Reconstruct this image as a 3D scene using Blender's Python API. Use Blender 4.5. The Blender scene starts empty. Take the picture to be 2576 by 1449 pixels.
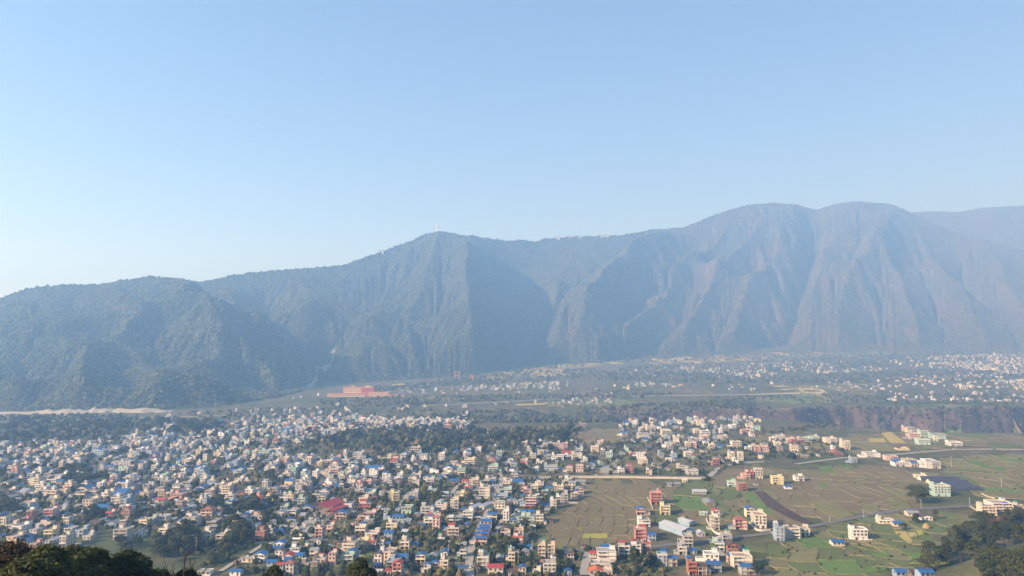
import bpy, math, random
import numpy as np
from mathutils import Vector, Matrix

R = math.radians
rnd = random.Random(7)
rng = np.random.default_rng(11)
S = bpy.context.scene
C = S.collection

# ------------------------------------------------------------------ camera
K = 1.36                     # metres per survey unit
F, UC, VC, VH, HC = 1850.0, 1288.0, 724.5, 880.0, 110.0 * K
TH = math.atan((VH - VC) / F)
cd = bpy.data.cameras.new('camera'); cam = bpy.data.objects.new('camera', cd); C.objects.link(cam)
cam.location = (0, 0, HC); cam.rotation_euler = (R(90) + TH, 0, 0)
cd.sensor_width = 36; cd.lens = 36 * F / 2576; cd.clip_start = 1; cd.clip_end = 40000
S.camera = cam
# ------------------------------------------------------------------ sky and sun
SUN_DIR = Vector((-0.85, -0.527, 0)).normalized(); SUN_EL = R(25)
W = bpy.data.worlds.new('World'); S.world = W; W.use_nodes = True
nt = W.node_tree; nt.nodes.clear()
sky = nt.nodes.new('ShaderNodeTexSky'); sky.sky_type = 'NISHITA'; sky.sun_disc = False
sky.sun_elevation = SUN_EL; sky.sun_rotation = math.atan2(SUN_DIR.x, SUN_DIR.y)
sky.altitude = 4500; sky.air_density = 1.0; sky.dust_density = 3.0; sky.ozone_density = 3.0
gam = nt.nodes.new('ShaderNodeGamma'); gam.inputs[1].default_value = 0.80
bg = nt.nodes.new('ShaderNodeBackground'); bg.inputs[1].default_value = 0.115
wo = nt.nodes.new('ShaderNodeOutputWorld')
nt.links.new(sky.outputs[0], gam.inputs[0]); nt.links.new(gam.outputs[0], bg.inputs[0]); nt.links.new(bg.outputs[0], wo.inputs[0])
sl = bpy.data.lights.new('sun', 'SUN'); sl.energy = 5.0; sl.angle = R(0.8); sl.color = (1.0, 0.93, 0.85)
so = bpy.data.objects.new('sun', sl); C.objects.link(so)
sv = Vector((SUN_DIR.x * math.cos(SUN_EL), SUN_DIR.y * math.cos(SUN_EL), math.sin(SUN_EL)))
so.rotation_euler = (-sv).to_track_quat('-Z', 'Y').to_euler(); so.location = (-400, -300, 400)
S.view_settings.view_transform = 'Standard'; S.view_settings.look = 'None'
S.view_settings.exposure = 1.33; S.view_settings.gamma = 1.0
S.render.engine = 'CYCLES'
cy = S.cycles
cy.use_denoising = True
cy.max_bounces = 5; cy.diffuse_bounces = 2; cy.glossy_bounces = 2; cy.transmission_bounces = 2; cy.transparent_max_bounces = 4
cy.volume_bounces = 2
cy.use_adaptive_sampling = True; cy.adaptive_threshold = 0.012
HAZE_DENSITY = 0.00035 / K; HAZE_COLOR = (0.295, 0.552, 1.0); HAZE_ABSORB = (.82, .73, 1)

# ------------------------------------------------------------------ pixel <-> place (photograph measured at 2576 x 1449)
def ray(u, v):
    xc = (u - UC) / F; yc = (VC - v) / F
    return xc, math.cos(TH) - yc * math.sin(TH), math.sin(TH) + yc * math.cos(TH)
def at(u, v, d):
    x, y, z = ray(u, v); k = d / y
    return Vector((x * k, d, HC + z * k))
# ------------------------------------------------------------------ numpy value noise
_tab = rng.random((256, 256)).astype(np.float64) * 2 - 1
def vnoise(x, y, o=0):
    x = np.asarray(x, float) + 37.7 * o + 4000; y = np.asarray(y, float) + 91.3 * o + 4000
    xi = np.floor(x).astype(int); yi = np.floor(y).astype(int); fx = x - xi; fy = y - yi
    fx = fx * fx * (3 - 2 * fx); fy = fy * fy * (3 - 2 * fy)
    a = _tab[xi & 255, yi & 255]; b = _tab[(xi + 1) & 255, yi & 255]
    c = _tab[xi & 255, (yi + 1) & 255]; d = _tab[(xi + 1) & 255, (yi + 1) & 255]
    return (a * (1 - fx) + b * fx) * (1 - fy) + (c * (1 - fx) + d * fx) * fy
def fbm(x, y, o=0, n=4):
    s = 0; a = 1; 
    for k in range(n):
        s = s + a * vnoise(np.asarray(x) * 2 ** k, np.asarray(y) * 2 ** k, o + k); a *= .5
    return s / 1.9
def ridged(x, y, o=0, n=3):
    s = 0; a = 1
    for k in range(n):
        s = s + a * (1 - 2 * np.abs(vnoise(np.asarray(x) * 2 ** k, np.asarray(y) * 2 ** k, o + k))); a *= .5
    return s / 1.75
def sstep(a, b, x):
    t = np.clip((np.asarray(x, float) - a) / (b - a), 0, 1); return t * t * (3 - 2 * t)
# ------------------------------------------------------------------ lie of the land
def ground_z(x, y):
    x = np.asarray(x, float) / K; y = np.asarray(y, float) / K
    z = 0.8 * vnoise(x / 160, y / 160, 3) + 0.0 * x
    # river canyon between the two terraces
    yf = 1425 + 38 * vnoise(x / 190, 0.3, 5) + 15 * vnoise(x / 55, 0.7, 6) + 5 * vnoise(x / 17, 1.7, 7) + 0.03 * x
    yn = 1000 + 16 * vnoise(x / 210, 3.3, 8) + 10 * vnoise(x / 60, 9.7, 9) + 200 * (1 - sstep(390, 560, x)) - 70 * np.exp(-((x - 150) / 120) ** 2)
    depth = 62 * sstep(-330, 350, x)
    wall = 34 + 60 * (1 - sstep(-100, 500, x))
    c = np.minimum(sstep(yn, yn + 60, y), 1 - sstep(yf - wall, yf, y))
    z = z - depth * c
    # far terrace climbing to the foot of the mountains
    t = np.clip((y - 1500) / 2100, 0, 1.2)
    z = z + 95 * t ** 1.7
    z = z + 9 * sstep(1790, 1830, y + 40 * vnoise(x / 240, 2.2, 12)) * sstep(-300, 100, x)
    # the camera's own hill and the wooded knoll at its foot
    hill = 107.6 - .445 * np.maximum(y, 0) + .12 * np.minimum(y, 0) + 2.5 * vnoise(x / 30, y / 30, 13)
    z = z + 6 * np.log1p(np.exp(np.clip(hill / 6, -30, 40)))
    z = z + 27 * np.exp(-(((x - 224) / 40) ** 2 + ((y - 315) / 38) ** 2)) + 15 * np.exp(-(((x - 290) / 55) ** 2 + ((y - 350) / 45) ** 2))
    return z * K
_ys = K * np.concatenate([np.arange(220, 1200, 2.0), np.arange(1200, 4400, 6.0)])
def hit(u, v):
    x, y, z = ray(u, v)
    gz = ground_z(x / y * _ys, _ys); rz = HC + z / y * _ys
    k = np.argmax(rz < gz)
    if k == 0: k = len(_ys) - 1
    a0 = rz[k - 1] - gz[k - 1]; a1 = rz[k] - gz[k]
    d = _ys[k - 1] + (_ys[k] - _ys[k - 1]) * (a0 / (a0 - a1 + 1e-9)); d = float(min(max(d, _ys[k - 1]), _ys[k]))
    px = x / y * d
    return Vector((px, d, float(ground_z(px, d))))
def proj(p):
    r = Vector(p) - Vector((0, 0, HC)); yy = r.y * math.cos(TH) + r.z * math.sin(TH); zz = -r.y * math.sin(TH) + r.z * math.cos(TH)
    return UC + F * r.x / yy, VC - F * zz / yy, F / yy
# ------------------------------------------------------------------ object helpers
def tag(o, label=None, cat=None, group=None, kind=None):
    if label: o['label'] = label
    if cat: o['category'] = cat
    if group: o['group'] = group
    if kind: o['kind'] = kind
    return o
def empty(name, loc, rz=0, parent=None):
    o = bpy.data.objects.new(name, None); C.objects.link(o); o.location = loc; o.rotation_euler = (0, 0, rz)
    o.empty_display_size = 0.5; o.parent = parent
    return o
def link(name, me, parent=None, loc=None, rz=None):
    o = bpy.data.objects.new(name, me); C.objects.link(o); o.parent = parent
    if loc is not None: o.location = loc
    if rz is not None: o.rotation_euler = (0, 0, rz)
    return o
def np_mesh(name, co, quads, mats, smooth=False, midx=None):
    me = bpy.data.meshes.new(name); n = len(co); q = np.asarray(quads, np.int32); k = q.shape[1]
    me.vertices.add(n); me.vertices.foreach_set('co', np.asarray(co, np.float32).ravel())
    me.loops.add(q.size); me.loops.foreach_set('vertex_index', q.ravel())
    me.polygons.add(len(q)); me.polygons.foreach_set('loop_start', np.arange(0, q.size, k, dtype=np.int32))
    try: me.polygons.foreach_set('loop_total', np.full(len(q), k, np.int32))
    except Exception: pass
    if midx is not None: me.polygons.foreach_set('material_index', np.asarray(midx, np.int32))
    for m in (mats if isinstance(mats, (list, tuple)) else [mats]): me.materials.append(m)
    if smooth: me.polygons.foreach_set('use_smooth', np.ones(len(q), bool))
    me.update(); me.validate()
    return me
class MB:
    """collects boxes, prisms and tubes with one material index each"""
    def __init__(s): s.v = []; s.f = []; s.m = []
    def add(s, v, f, m=0):
        b = len(s.v); s.v += [tuple(p) for p in v]; s.f += [tuple(i + b for i in q) for q in f]; s.m += [m] * len(f); return s
    def box(s, x0, y0, z0, x1, y1, z1, m=0):
        return s.add([(x0, y0, z0), (x1, y0, z0), (x1, y1, z0), (x0, y1, z0), (x0, y0, z1), (x1, y0, z1), (x1, y1, z1), (x0, y1, z1)],
                     [(3, 2, 1, 0), (4, 5, 6, 7), (0, 1, 5, 4), (1, 2, 6, 5), (2, 3, 7, 6), (3, 0, 4, 7)], m)
    def tube(s, p, q, r0, r1=None, n=6, m=0):
        p = Vector(p); q = Vector(q); r1 = r0 if r1 is None else r1; d = (q - p).normalized()
        a = d.orthogonal().normalized(); b = d.cross(a); vs = []
        for c, r in ((p, r0), (q, r1)):
            for k in range(n):
                t = 2 * math.pi * k / n; vs.append(c + (a * math.cos(t) + b * math.sin(t)) * r)
        return s.add(vs, [(k, (k + 1) % n, n + (k + 1) % n, n + k) for k in range(n)] + [tuple(range(n - 1, -1, -1)), tuple(range(n, 2 * n))], m)
    def lathe(s, prof, c=(0, 0, 0), n=10, m=0):
        vs = []; fs = []
        for r, z in prof:
            for k in range(n):
                t = 2 * math.pi * k / n; vs.append((c[0] + r * math.cos(t), c[1] + r * math.sin(t), c[2] + z))
        for i in range(len(prof) - 1):
            for k in range(n): fs.append((i * n + k, i * n + (k + 1) % n, (i + 1) * n + (k + 1) % n, (i + 1) * n + k))
        fs.append(tuple(range((len(prof) - 1) * n, len(prof) * n)))
        return s.add(vs, fs, m)
    def merge(s, o, M, mm=None):
        b = len(s.v); s.v += [tuple(M @ Vector(p)) for p in o.v]; s.f += [tuple(i + b for i in q) for q in o.f]
        s.m += [(mm[i] if mm else i) for i in o.m]
    def mesh(s, name, mats):
        me = bpy.data.meshes.new(name); me.from_pydata(s.v, [], s.f)
        mats = mats if isinstance(mats, (list, tuple)) else [mats]
        for m in mats: me.materials.append(m)
        if len(mats) > 1: me.polygons.foreach_set('material_index', s.m)
        me.update(); return me
    def build(s, name, mats, parent=None, loc=None, rz=None): return link(name, s.mesh(name, mats), parent, loc, rz)

# ------------------------------------------------------------------ materials
class N:
    def __init__(s, name):
        s.m = bpy.data.materials.new(name); s.m.use_nodes = True; s.t = s.m.node_tree; s.t.nodes.clear()
        s.o = s.t.nodes.new('ShaderNodeOutputMaterial'); s.b = s.t.nodes.new('ShaderNodeBsdfPrincipled')
        s.t.links.new(s.b.outputs[0], s.o.inputs[0]); s.b.inputs['Roughness'].default_value = .85; s.b.inputs['Specular IOR Level'].default_value = .25
    def n(s, ty, **k):
        a = s.t.nodes.new(ty)
        for q, w in k.items():
            if q in a.inputs.keys() if isinstance(q, str) else False: a.inputs[q].default_value = w
            else: setattr(a, q, w)
        return a
    def l(s, a, b): s.t.links.new(a, b)
    def coord(s, kind='Object', scale=(1, 1, 1), rot=0):
        c = s.n('ShaderNodeTexCoord'); mp = s.n('ShaderNodeMapping'); s.l(c.outputs[kind], mp.inputs[0])
        mp.inputs['Scale'].default_value = scale; mp.inputs['Rotation'].default_value = (0, 0, rot); return mp.outputs[0]
    def world(s, scale=(1, 1, 1), rot=0):
        g = s.n('ShaderNodeNewGeometry'); mp = s.n('ShaderNodeMapping'); s.l(g.outputs['Position'], mp.inputs[0])
        mp.inputs['Scale'].default_value = scale; mp.inputs['Rotation'].default_value = (0, 0, rot); return mp.outputs[0]
    def noise(s, vec, scale, detail=4, rough=.55):
        a = s.n('ShaderNodeTexNoise'); s.l(vec, a.inputs['Vector']); a.inputs['Scale'].default_value = scale
        a.inputs['Detail'].default_value = detail; a.inputs['Roughness'].default_value = rough; return a.outputs[0]
    def ramp(s, fac, stops):
        a = s.n('ShaderNodeValToRGB'); s.l(fac, a.inputs[0]); e = a.color_ramp.elements
        while len(e) < len(stops): e.new(.5)
        for i, (p, c) in enumerate(stops): e[i].position = p; e[i].color = (*c, 1) if len(c) == 3 else c
        return a.outputs[0]
    def mix(s, fac, a, b, mode='MIX'):
        m = s.n('ShaderNodeMix'); m.data_type = 'RGBA'; m.blend_type = mode
        for i, x in ((0, fac), (6, a), (7, b)):
            if hasattr(x, 'is_output'): s.l(x, m.inputs[i])
            elif i == 0: m.inputs[0].default_value = x
            else: m.inputs[i].default_value = (*x, 1)
        return m.outputs[2]
    def math(s, op, a, b=0):
        m = s.n('ShaderNodeMath'); m.operation = op
        for i, x in ((0, a), (1, b)):
            if hasattr(x, 'is_output'): s.l(x, m.inputs[i])
            else: m.inputs[i].default_value = x
        return m.outputs[0]
    def rand(s): return s.n('ShaderNodeObjectInfo').outputs['Random']
    def island(s): return s.n('ShaderNodeNewGeometry').outputs['Random Per Island']
    def base(s, c):
        if hasattr(c, 'is_output'): s.l(c, s.b.inputs['Base Color'])
        else: s.b.inputs['Base Color'].default_value = (*c, 1)
        return s
    def bump(s, h, strength=.4, dist=.1):
        b = s.n('ShaderNodeBump'); b.inputs['Strength'].default_value = strength; b.inputs['Distance'].default_value = dist
        s.l(h, b.inputs['Height']); s.l(b.outputs[0], s.b.inputs['Normal']); return s
    def rough(s, r, spec=.25, metal=0):
        s.b.inputs['Roughness'].default_value = r; s.b.inputs['Specular IOR Level'].default_value = spec; s.b.inputs['Metallic'].default_value = metal; return s
def dim(c, k): return tuple(min(1, x * k) for x in c)
def flat(name, c, rough=.85, spec=.25, var=.18, scale=.5, metal=0):
    a = N(name); n = a.noise(a.world(), scale, 5, .65)
    a.base(a.ramp(n, [(.25, dim(c, 1 - var)), (.75, dim(c, 1 + var))])).rough(rough, spec, metal); return a.m
# ------------------------------------------------------------------ ground sheet
def mat_ground():
    a = N('valley_ground'); w = a.world()
    big = a.noise(w, .006, 5, .6); mid = a.noise(w, .05, 5, .65); fine = a.noise(w, .5, 4, .7)
    col = a.ramp(mid, [(.3, (.045, .055, .025)), (.45, (.10, .098, .052)), (.56, (.155, .135, .085)), (.68, (.22, .19, .135)), (.8, (.29, .26, .20))])
    green = a.ramp(mid, [(.3, (.042, .06, .025)), (.6, (.10, .115, .048)), (.8, (.15, .14, .07))])
    col = a.mix(a.ramp(big, [(.42, (0, 0, 0)), (.6, (1, 1, 1))]), col, green)
    # steep canyon walls: bare earth with vertical streaks
    g = a.n('ShaderNodeNewGeometry'); sp = a.n('ShaderNodeSeparateXYZ'); a.l(g.outputs['Normal'], sp.inputs[0])
    steep = a.ramp(sp.outputs['Z'], [(.55, (1, 1, 1)), (.86, (0, 0, 0))])
    streak = a.noise(a.world((.06, .06, .012)), 1.0, 6, .7)
    cliff = a.ramp(streak, [(.3, (.025, .024, .018)), (.47, (.065, .05, .042)), (.58, (.115, .088, .074)), (.72, (.19, .15, .13))])
    col = a.mix(steep, col, cliff)
    col = a.mix(.35, col, a.ramp(fine, [(.2, (.3, .3, .3)), (.8, (1, 1, 1))]), 'MULTIPLY')
    a.base(col).rough(.95, .1).bump(fine, .6, .4)
    return a.m
def grid_mesh(name, xs, ys, zf, mat, smooth=True):
    X, Y = np.meshgrid(xs, ys); Z = zf(X, Y); co = np.stack([X, Y, Z], -1).reshape(-1, 3)
    nx = len(xs); i = np.arange(len(ys) - 1)[:, None] * nx + np.arange(nx - 1)[None]; i = i.ravel()
    return np_mesh(name, co, np.stack([i, i + 1, i + nx + 1, i + nx], 1), mat, smooth)
xs = np.concatenate([np.linspace(-5200, -1200, 60)[:-1], np.arange(-1200, 1500, 9), np.linspace(1500, 6400, 110)])
ysg = np.concatenate([np.linspace(-900, 0, 12)[:-1], np.arange(0, 960, 9), np.arange(960, 1500, 5), np.arange(1500, 2000, 12), np.linspace(2000, 7900, 150)])
ground = link('ground', grid_mesh('ground', xs * K, ysg * K, ground_z, mat_ground())); tag(ground, kind='structure')

# ------------------------------------------------------------------ mountains
def interp_pts(pts, us, k):
    p = np.array(pts, float); return np.interp(us, p[:, 0], p[:, k])
RIDGE = [(-700, 830, 2250), (-200, 785, 2300), (0, 750, 2300), (40, 738, 2320), (80, 725, 2350), (160, 718, 2400), (250, 717, 2450), (320, 706, 2530), (380, 696, 2600), (440, 701, 2680), (500, 710, 2750),
         (560, 700, 2820), (620, 688, 2900), (740, 678, 3000), (860, 668, 3100), (900, 655, 3160), (960, 633, 3250), (1040, 604, 3400), (1070, 590, 3450), (1100, 583, 3500), (1160, 591, 3600), (1220, 598, 3680), (1275, 607, 3750), (1310, 603, 3790),
         (1345, 608, 3840), (1375, 600, 3900), (1460, 595, 4000), (1560, 593, 4100), (1640, 578, 4200), (1720, 572, 4300), (1755, 558, 4350), (1790, 544, 4400), (1830, 530, 4450), (1860, 521, 4500), (1900, 513, 4550), (1940, 511, 4600),
         (2000, 514, 4650), (2035, 524, 4680), (2055, 528, 4700), (2100, 514, 4700), (2150, 507, 4700), (2220, 511, 4750), (2250, 517, 4780), (2280, 530, 4800), (2320, 550, 4780), (2400, 584, 4740), (2480, 606, 4700), (2576, 630, 4650), (2700, 640, 4700), (3300, 600, 5200)]
FOOT = [(-700, 1250), (0, 1335), (200, 1325), (400, 1345), (560, 1430), (700, 1640), (780, 1900), (830, 2180), (900, 2150), (1000, 2250), (1200, 2430), (1300, 2640), (1430, 2900), (1500, 2870), (1600, 3150), (1750, 3330), (1900, 3500), (2200, 3560), (2576, 3620), (3300, 3900)]
us = np.arange(-700, 3301, 5.0); NT = 150
ts = np.concatenate([np.linspace(-.03, 1, NT), np.linspace(1.06, 1.7, 12)])
rd = K * interp_pts(RIDGE, us, 2); rv = interp_pts(RIDGE, us, 1); fd = K * interp_pts(FOOT, us, 1)
kk = np.ones(9) / 9; fd = np.convolve(np.pad(fd, 4, 'edge'), kk, 'valid')
rx = (us - UC) / F; yc_ = (VC - rv) / F; ry = math.cos(TH) - yc_ * math.sin(TH); rzz = math.sin(TH) + yc_ * math.cos(TH)
ridge_z = HC + rzz / ry * rd
# spurs: (list of (t,u) along the crest, half width px, height m, sharp)
SPURS = [([(0, 520), (.2, 530), (.42, 540), (.7, 470), (1, 420)], 170, 50), ([(0, 760), (.18, 720), (.32, 640), (.42, 560), (.6, 470), (1, 360)], 110, 55), ([(0, 170), (.3, 230), (.6, 330), (.8, 300), (1, 200)], 70, 34), ([(0, 250), (.4, 180), (.75, 140), (1, 120)], 120, 30), ([(0, 30), (.5, 20), (1, 60)], 90, 28), ([(0, 390), (.3, 350), (.65, 290), (1, 250)], 80, 30),
         ([(0, 1210), (.12, 1205), (.3, 1192), (.5, 1178), (.7, 1165), (.85, 1140), (1, 1100)], 165, 240), ([(0, 960), (.35, 950), (.7, 1010), (1, 1050)], 85, 60), ([(.0, 1060), (.3, 1040), (.7, 1080), (1, 1100)], 60, 45),
         ([(0, 1430), (.3, 1490), (.6, 1585), (1, 1720)], 110, 185), ([(.0, 1370), (.35, 1395), (.7, 1370), (1, 1340)], 80, 70), ([(0, 1570), (.35, 1650), (.7, 1750), (1, 1850)], 85, 115), ([(0, 1690), (.35, 1770), (.7, 1850), (1, 1920)], 75, 105),
         ([(0, 1830), (.3, 1880), (.6, 1950), (.85, 1985), (1, 1960)], 80, 115), ([(0, 1980), (.3, 2040), (.6, 2095), (1, 2140)], 70, 100), ([(0, 2110), (.3, 2140), (.6, 2190), (1, 2170)], 90, 130), ([(0, 2300), (.35, 2265), (.7, 2230), (1, 2200)], 80, 110),
         ([(0, 2470), (.4, 2400), (.8, 2310), (1, 2260)], 95, 125), ([(0, 2620), (.5, 2540), (1, 2430)], 90, 105), ([(0, 1950), (.3, 2000), (.6, 2040), (1, 2055)], 38, -80), ([(0, 1310), (.4, 1290), (.8, 1300), (1, 1310)], 110, -160), ([(0, 800), (.3, 790), (.6, 700), (1, 640)], 90, -110)]
U2, T2 = np.meshgrid(us, ts)
FDm, RDm, RZm = fd[None] + 0 * U2, rd[None] + 0 * U2, ridge_z[None] + 0 * U2
D2 = FDm + (RDm - FDm) * T2
X2 = (U2 - UC) / F / np.cos(TH) * D2
X2 = (U2 - UC) / F / ry[None] * D2
Zf = ground_z((us - UC) / F / ry * fd, fd)[None]
tt = np.clip(T2, 0, 1)
prof = .36 * tt + .64 * tt ** 1.65
Z2 = Zf - 4 + (RZm - Zf + 4) * prof
win = np.sin(np.pi * np.clip(tt, 0, 1)) ** .75 * sstep(0, .06, T2) * (1 - .3 * sstep(.93, 1, tt))
sp = 0 * Z2
for si, (path, wd, hh) in enumerate(SPURS):
    p = np.array(path); uc = np.interp(tt, p[:, 0], p[:, 1]) + 9 * vnoise(tt * 9, wd, 21) + 38 * vnoise(tt * 4.5, wd * 1.3 + si * .37, 22)
    q = np.clip(1 - np.abs(U2 - uc) / wd, 0, 1)
    q = q * q * (3 - 2 * q) if si < 6 else q ** 1.15
    w_ = np.sin(np.pi * np.clip(tt * .93 + .07, 0, 1)) ** .55 * (1 - .9 * sstep(.88, 1, tt)) * sstep(0, .10, T2) * (1.15 + .25 * sstep(1350, 1700, U2))
    sp = sp + hh * q * w_
Z2 = Z2 + sp
Z2 = Z2 + win * (150 * fbm(X2 / 700, D2 / 600, 33, 4) + 85 * ridged(X2 / 620 + .6 * vnoise(X2 / 400, D2 / 400, 38), D2 / 640, 37, 3) + 20 * fbm(X2 / 110, D2 / 110, 36, 3))
SLOPE_LIMIT = (RZm - HC) / RDm
def erode(Z, X, Y, n, kf, diff):
    """stream-power erosion: water gathers downhill and cuts branching gullies between spurs"""
    Z = Z.copy(); H_, W__ = Z.shape; N_ = H_ * W__; ids = np.arange(N_).reshape(H_, W__); A = np.ones(N_); keep = np.ones((H_, W__)); keep[0] = keep[-1] = 0
    off = [(-1, -1), (-1, 0), (-1, 1), (0, -1), (0, 1), (1, -1), (1, 0), (1, 1)]
    def sh(M, dy, dx):
        return np.roll(np.roll(M, -dy, 0), -dx, 1)
    dist = [np.maximum(np.hypot(sh(X, dy, dx) - X, sh(Y, dy, dx) - Y), 3.0) for dy, dx in off]
    ok = []
    for dy, dx in off:
        m = np.ones((H_, W__), bool)
        if dy < 0: m[0] = False
        if dy > 0: m[-1] = False
        if dx < 0: m[:, 0] = False
        if dx > 0: m[:, -1] = False
        ok.append(m)
    nb = [sh(ids, dy, dx) for dy, dx in off]
    for it in range(n):
        best = np.zeros((H_, W__)); rec = ids.copy(); rz_ = Z.copy()
        for k, (dy, dx) in enumerate(off):
            zn = sh(Z, dy, dx); g = np.where(ok[k], (Z - zn) / dist[k], 0); m = g > best; best = np.where(m, g, best); rec = np.where(m, nb[k], rec); rz_ = np.where(m, zn, rz_)
        r = rec.ravel(); mv = r != ids.ravel(); A = 1 + np.bincount(r[mv], A[mv], N_); A = np.minimum(A, 4000)
        e = kf * np.sqrt(A.reshape(H_, W__)) * best
        Z = Z - np.minimum(e, (Z - rz_) * .6) * keep
        if it % 3 == 0:
            L_ = (sh(Z, 1, 0) + sh(Z, -1, 0) + sh(Z, 0, 1) + sh(Z, 0, -1)) / 4 - Z; L_[:, 0] = L_[:, -1] = 0; Z = Z + diff * L_ * keep
    return Z, A.reshape(H_, W__)
Ze, FLOW = erode(Z2[:NT], X2[:NT], D2[:NT], 58, .16, .06)
Z2 = np.concatenate([Ze, Z2[NT:]], 0)
Z2 = Z2 + (win * .9 + .10) * (5 * fbm(X2 / 60, D2 / 60, 40, 3)) + (win * .8 + .2) * 2.0 * vnoise(X2 / 14, D2 / 14, 44)
Z2 = np.where((T2 > .02) & (T2 <= 1), np.maximum(Z2, ground_z(X2, D2) + 2), Z2)
Z2 = np.where(T2 < 1, np.minimum(Z2, HC + SLOPE_LIMIT * D2 - 14 * (1 - tt)), Z2)
back = np.clip(T2 - 1, 0, 1)
Z2 = np.where(T2 > 1, RZm - 500 * back, Z2)
EDGE = (X2, D2, Z2)
def mat_mountain():
    a = N('mountain_slope'); w = a.world()
    n1 = a.noise(w, .004, 5, .6); n2 = a.noise(w, .03, 5, .65); n3 = a.noise(w, .12, 3, .7)
    forest = a.ramp(n2, [(.3, (.036, .048, .022)), (.5, (.062, .074, .036)), (.7, (.105, .105, .054))])
    brown = a.ramp(n2, [(.3, (.070, .054, .036)), (.55, (.12, .088, .060)), (.75, (.20, .135, .092))])
    sx = a.n('ShaderNodeSeparateXYZ'); a.l(w, sx.inputs[0])
    far = a.ramp(a.math('MULTIPLY', sx.outputs['X'], 1 / 2600), [(.0, (0, 0, 0)), (.5, (1, 1, 1))])
    f = a.math('MULTIPLY', a.ramp(n1, [(.40, (.12, .12, .12)), (.6, (1, 1, 1))]), a.math('ADD', far, .12))
    col = a.mix(f, forest, brown)
    col = a.mix(.5, col, a.ramp(n3, [(.25, (.35, .35, .35)), (.75, (1, 1, 1))]), 'MULTIPLY')
    a.base(col).rough(1, .05).bump(n3, .9, 5); return a.m
M_MOUNT = mat_mountain()
ny, nx = U2.shape; co = np.stack([X2, D2, Z2], -1).reshape(-1, 3)
i = (np.arange(ny - 1)[:, None] * nx + np.arange(nx - 1)[None]).ravel()
mountain = link('mountain', np_mesh('mountain', co, np.stack([i, i + 1, i + nx + 1, i + nx], 1), M_MOUNT, True)); tag(mountain, kind='structure')
# the further ridge behind the right-hand peaks
RB = [(2000, 620), (2200, 560), (2260, 541), (2310, 534), (2350, 532), (2400, 534), (2440, 533), (2480, 524), (2530, 520), (2576, 519), (2700, 505), (3200, 520), (3600, 600)]
ub = np.arange(2000, 3601, 6.0); tb = np.linspace(0, 1, 90); UB, TB = np.meshgrid(ub, tb); dB = K * (4800 + 500 * TB)
vb = np.interp(ub, [p[0] for p in RB], [p[1] for p in RB]); ycb = (VC - vb) / F
zb = HC + (math.sin(TH) + ycb * math.cos(TH)) / (math.cos(TH) - ycb * math.sin(TH)) * 5300 * K
XB = (UB - UC) / F * dB; ZB = 60 + (zb[None] - 60) * (.6 * TB + .4 * TB ** 1.8) + np.sin(np.pi * TB) * (90 * fbm(XB / 400, dB / 400, 51, 4) + 60 * ridged(XB / 420, dB / 1500, 53, 2))
ZB, _ = erode(ZB, XB, dB, 50, .17, .06); ZB = np.minimum(ZB, HC + (zb[None] - HC) / (5300 * K) * dB) + 4 * vnoise(XB / 30, dB / 30, 52)
nb = len(ub); i = (np.arange(len(tb) - 1)[:, None] * nb + np.arange(nb - 1)[None]).ravel()
fm = link('far_mountain', np_mesh('far_mountain', np.stack([XB, dB, ZB], -1).reshape(-1, 3), np.stack([i, i + 1, i + nb + 1, i + nb], 1), M_MOUNT, True)); tag(fm, kind='structure')

# ------------------------------------------------------------------ forest on the slopes: a mass of crowns, scattered by geometry nodes
def mat_leaf(name, stops, island=True, trans=.0, w=.0):
    a = N(name); r = a.rand(); src = a.island() if island else r
    c = a.ramp(src, stops)
    c = a.mix(a.math('MULTIPLY', r, .55), c, stops[-1][1])
    a.base(c).rough(.8, .15)
    if trans:
        t = a.n('ShaderNodeBsdfTranslucent'); a.l(c, t.inputs[0]); mx = a.n('ShaderNodeMixShader'); mx.inputs[0].default_value = trans
        a.l(a.b.outputs[0], mx.inputs[1]); a.l(t.outputs[0], mx.inputs[2]); a.l(mx.outputs[0], a.o.inputs[0])
    return a.m
def forest_mat():
    a = N('forest_crowns'); r = a.rand(); w = a.world(); n = a.noise(w, .35, 3, .7); big = a.noise(w, .005, 4, .6)
    gcol = a.ramp(r, [(0, (.030, .040, .018)), (.4, (.058, .074, .032)), (.75, (.095, .112, .048)), (1, (.16, .16, .080))])
    bcol = a.ramp(r, [(0, (.050, .042, .026)), (.5, (.10, .078, .052)), (1, (.19, .14, .095))])
    sx = a.n('ShaderNodeSeparateXYZ'); a.l(w, sx.inputs[0])
    far = a.ramp(a.math('MULTIPLY', sx.outputs['X'], 1 / 2600), [(.0, (.15, .15, .15)), (.45, (1, 1, 1))])
    c = a.mix(a.math('MULTIPLY', a.ramp(big, [(.42, (0, 0, 0)), (.58, (1, 1, 1))]), far), gcol, bcol)
    c = a.mix(.6, c, a.ramp(n, [(.3, (.35, .35, .35)), (.7, (1, 1, 1))]), 'MULTIPLY')
    a.base(c).rough(1, .05); return a.m
M_FOREST = forest_mat()
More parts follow.
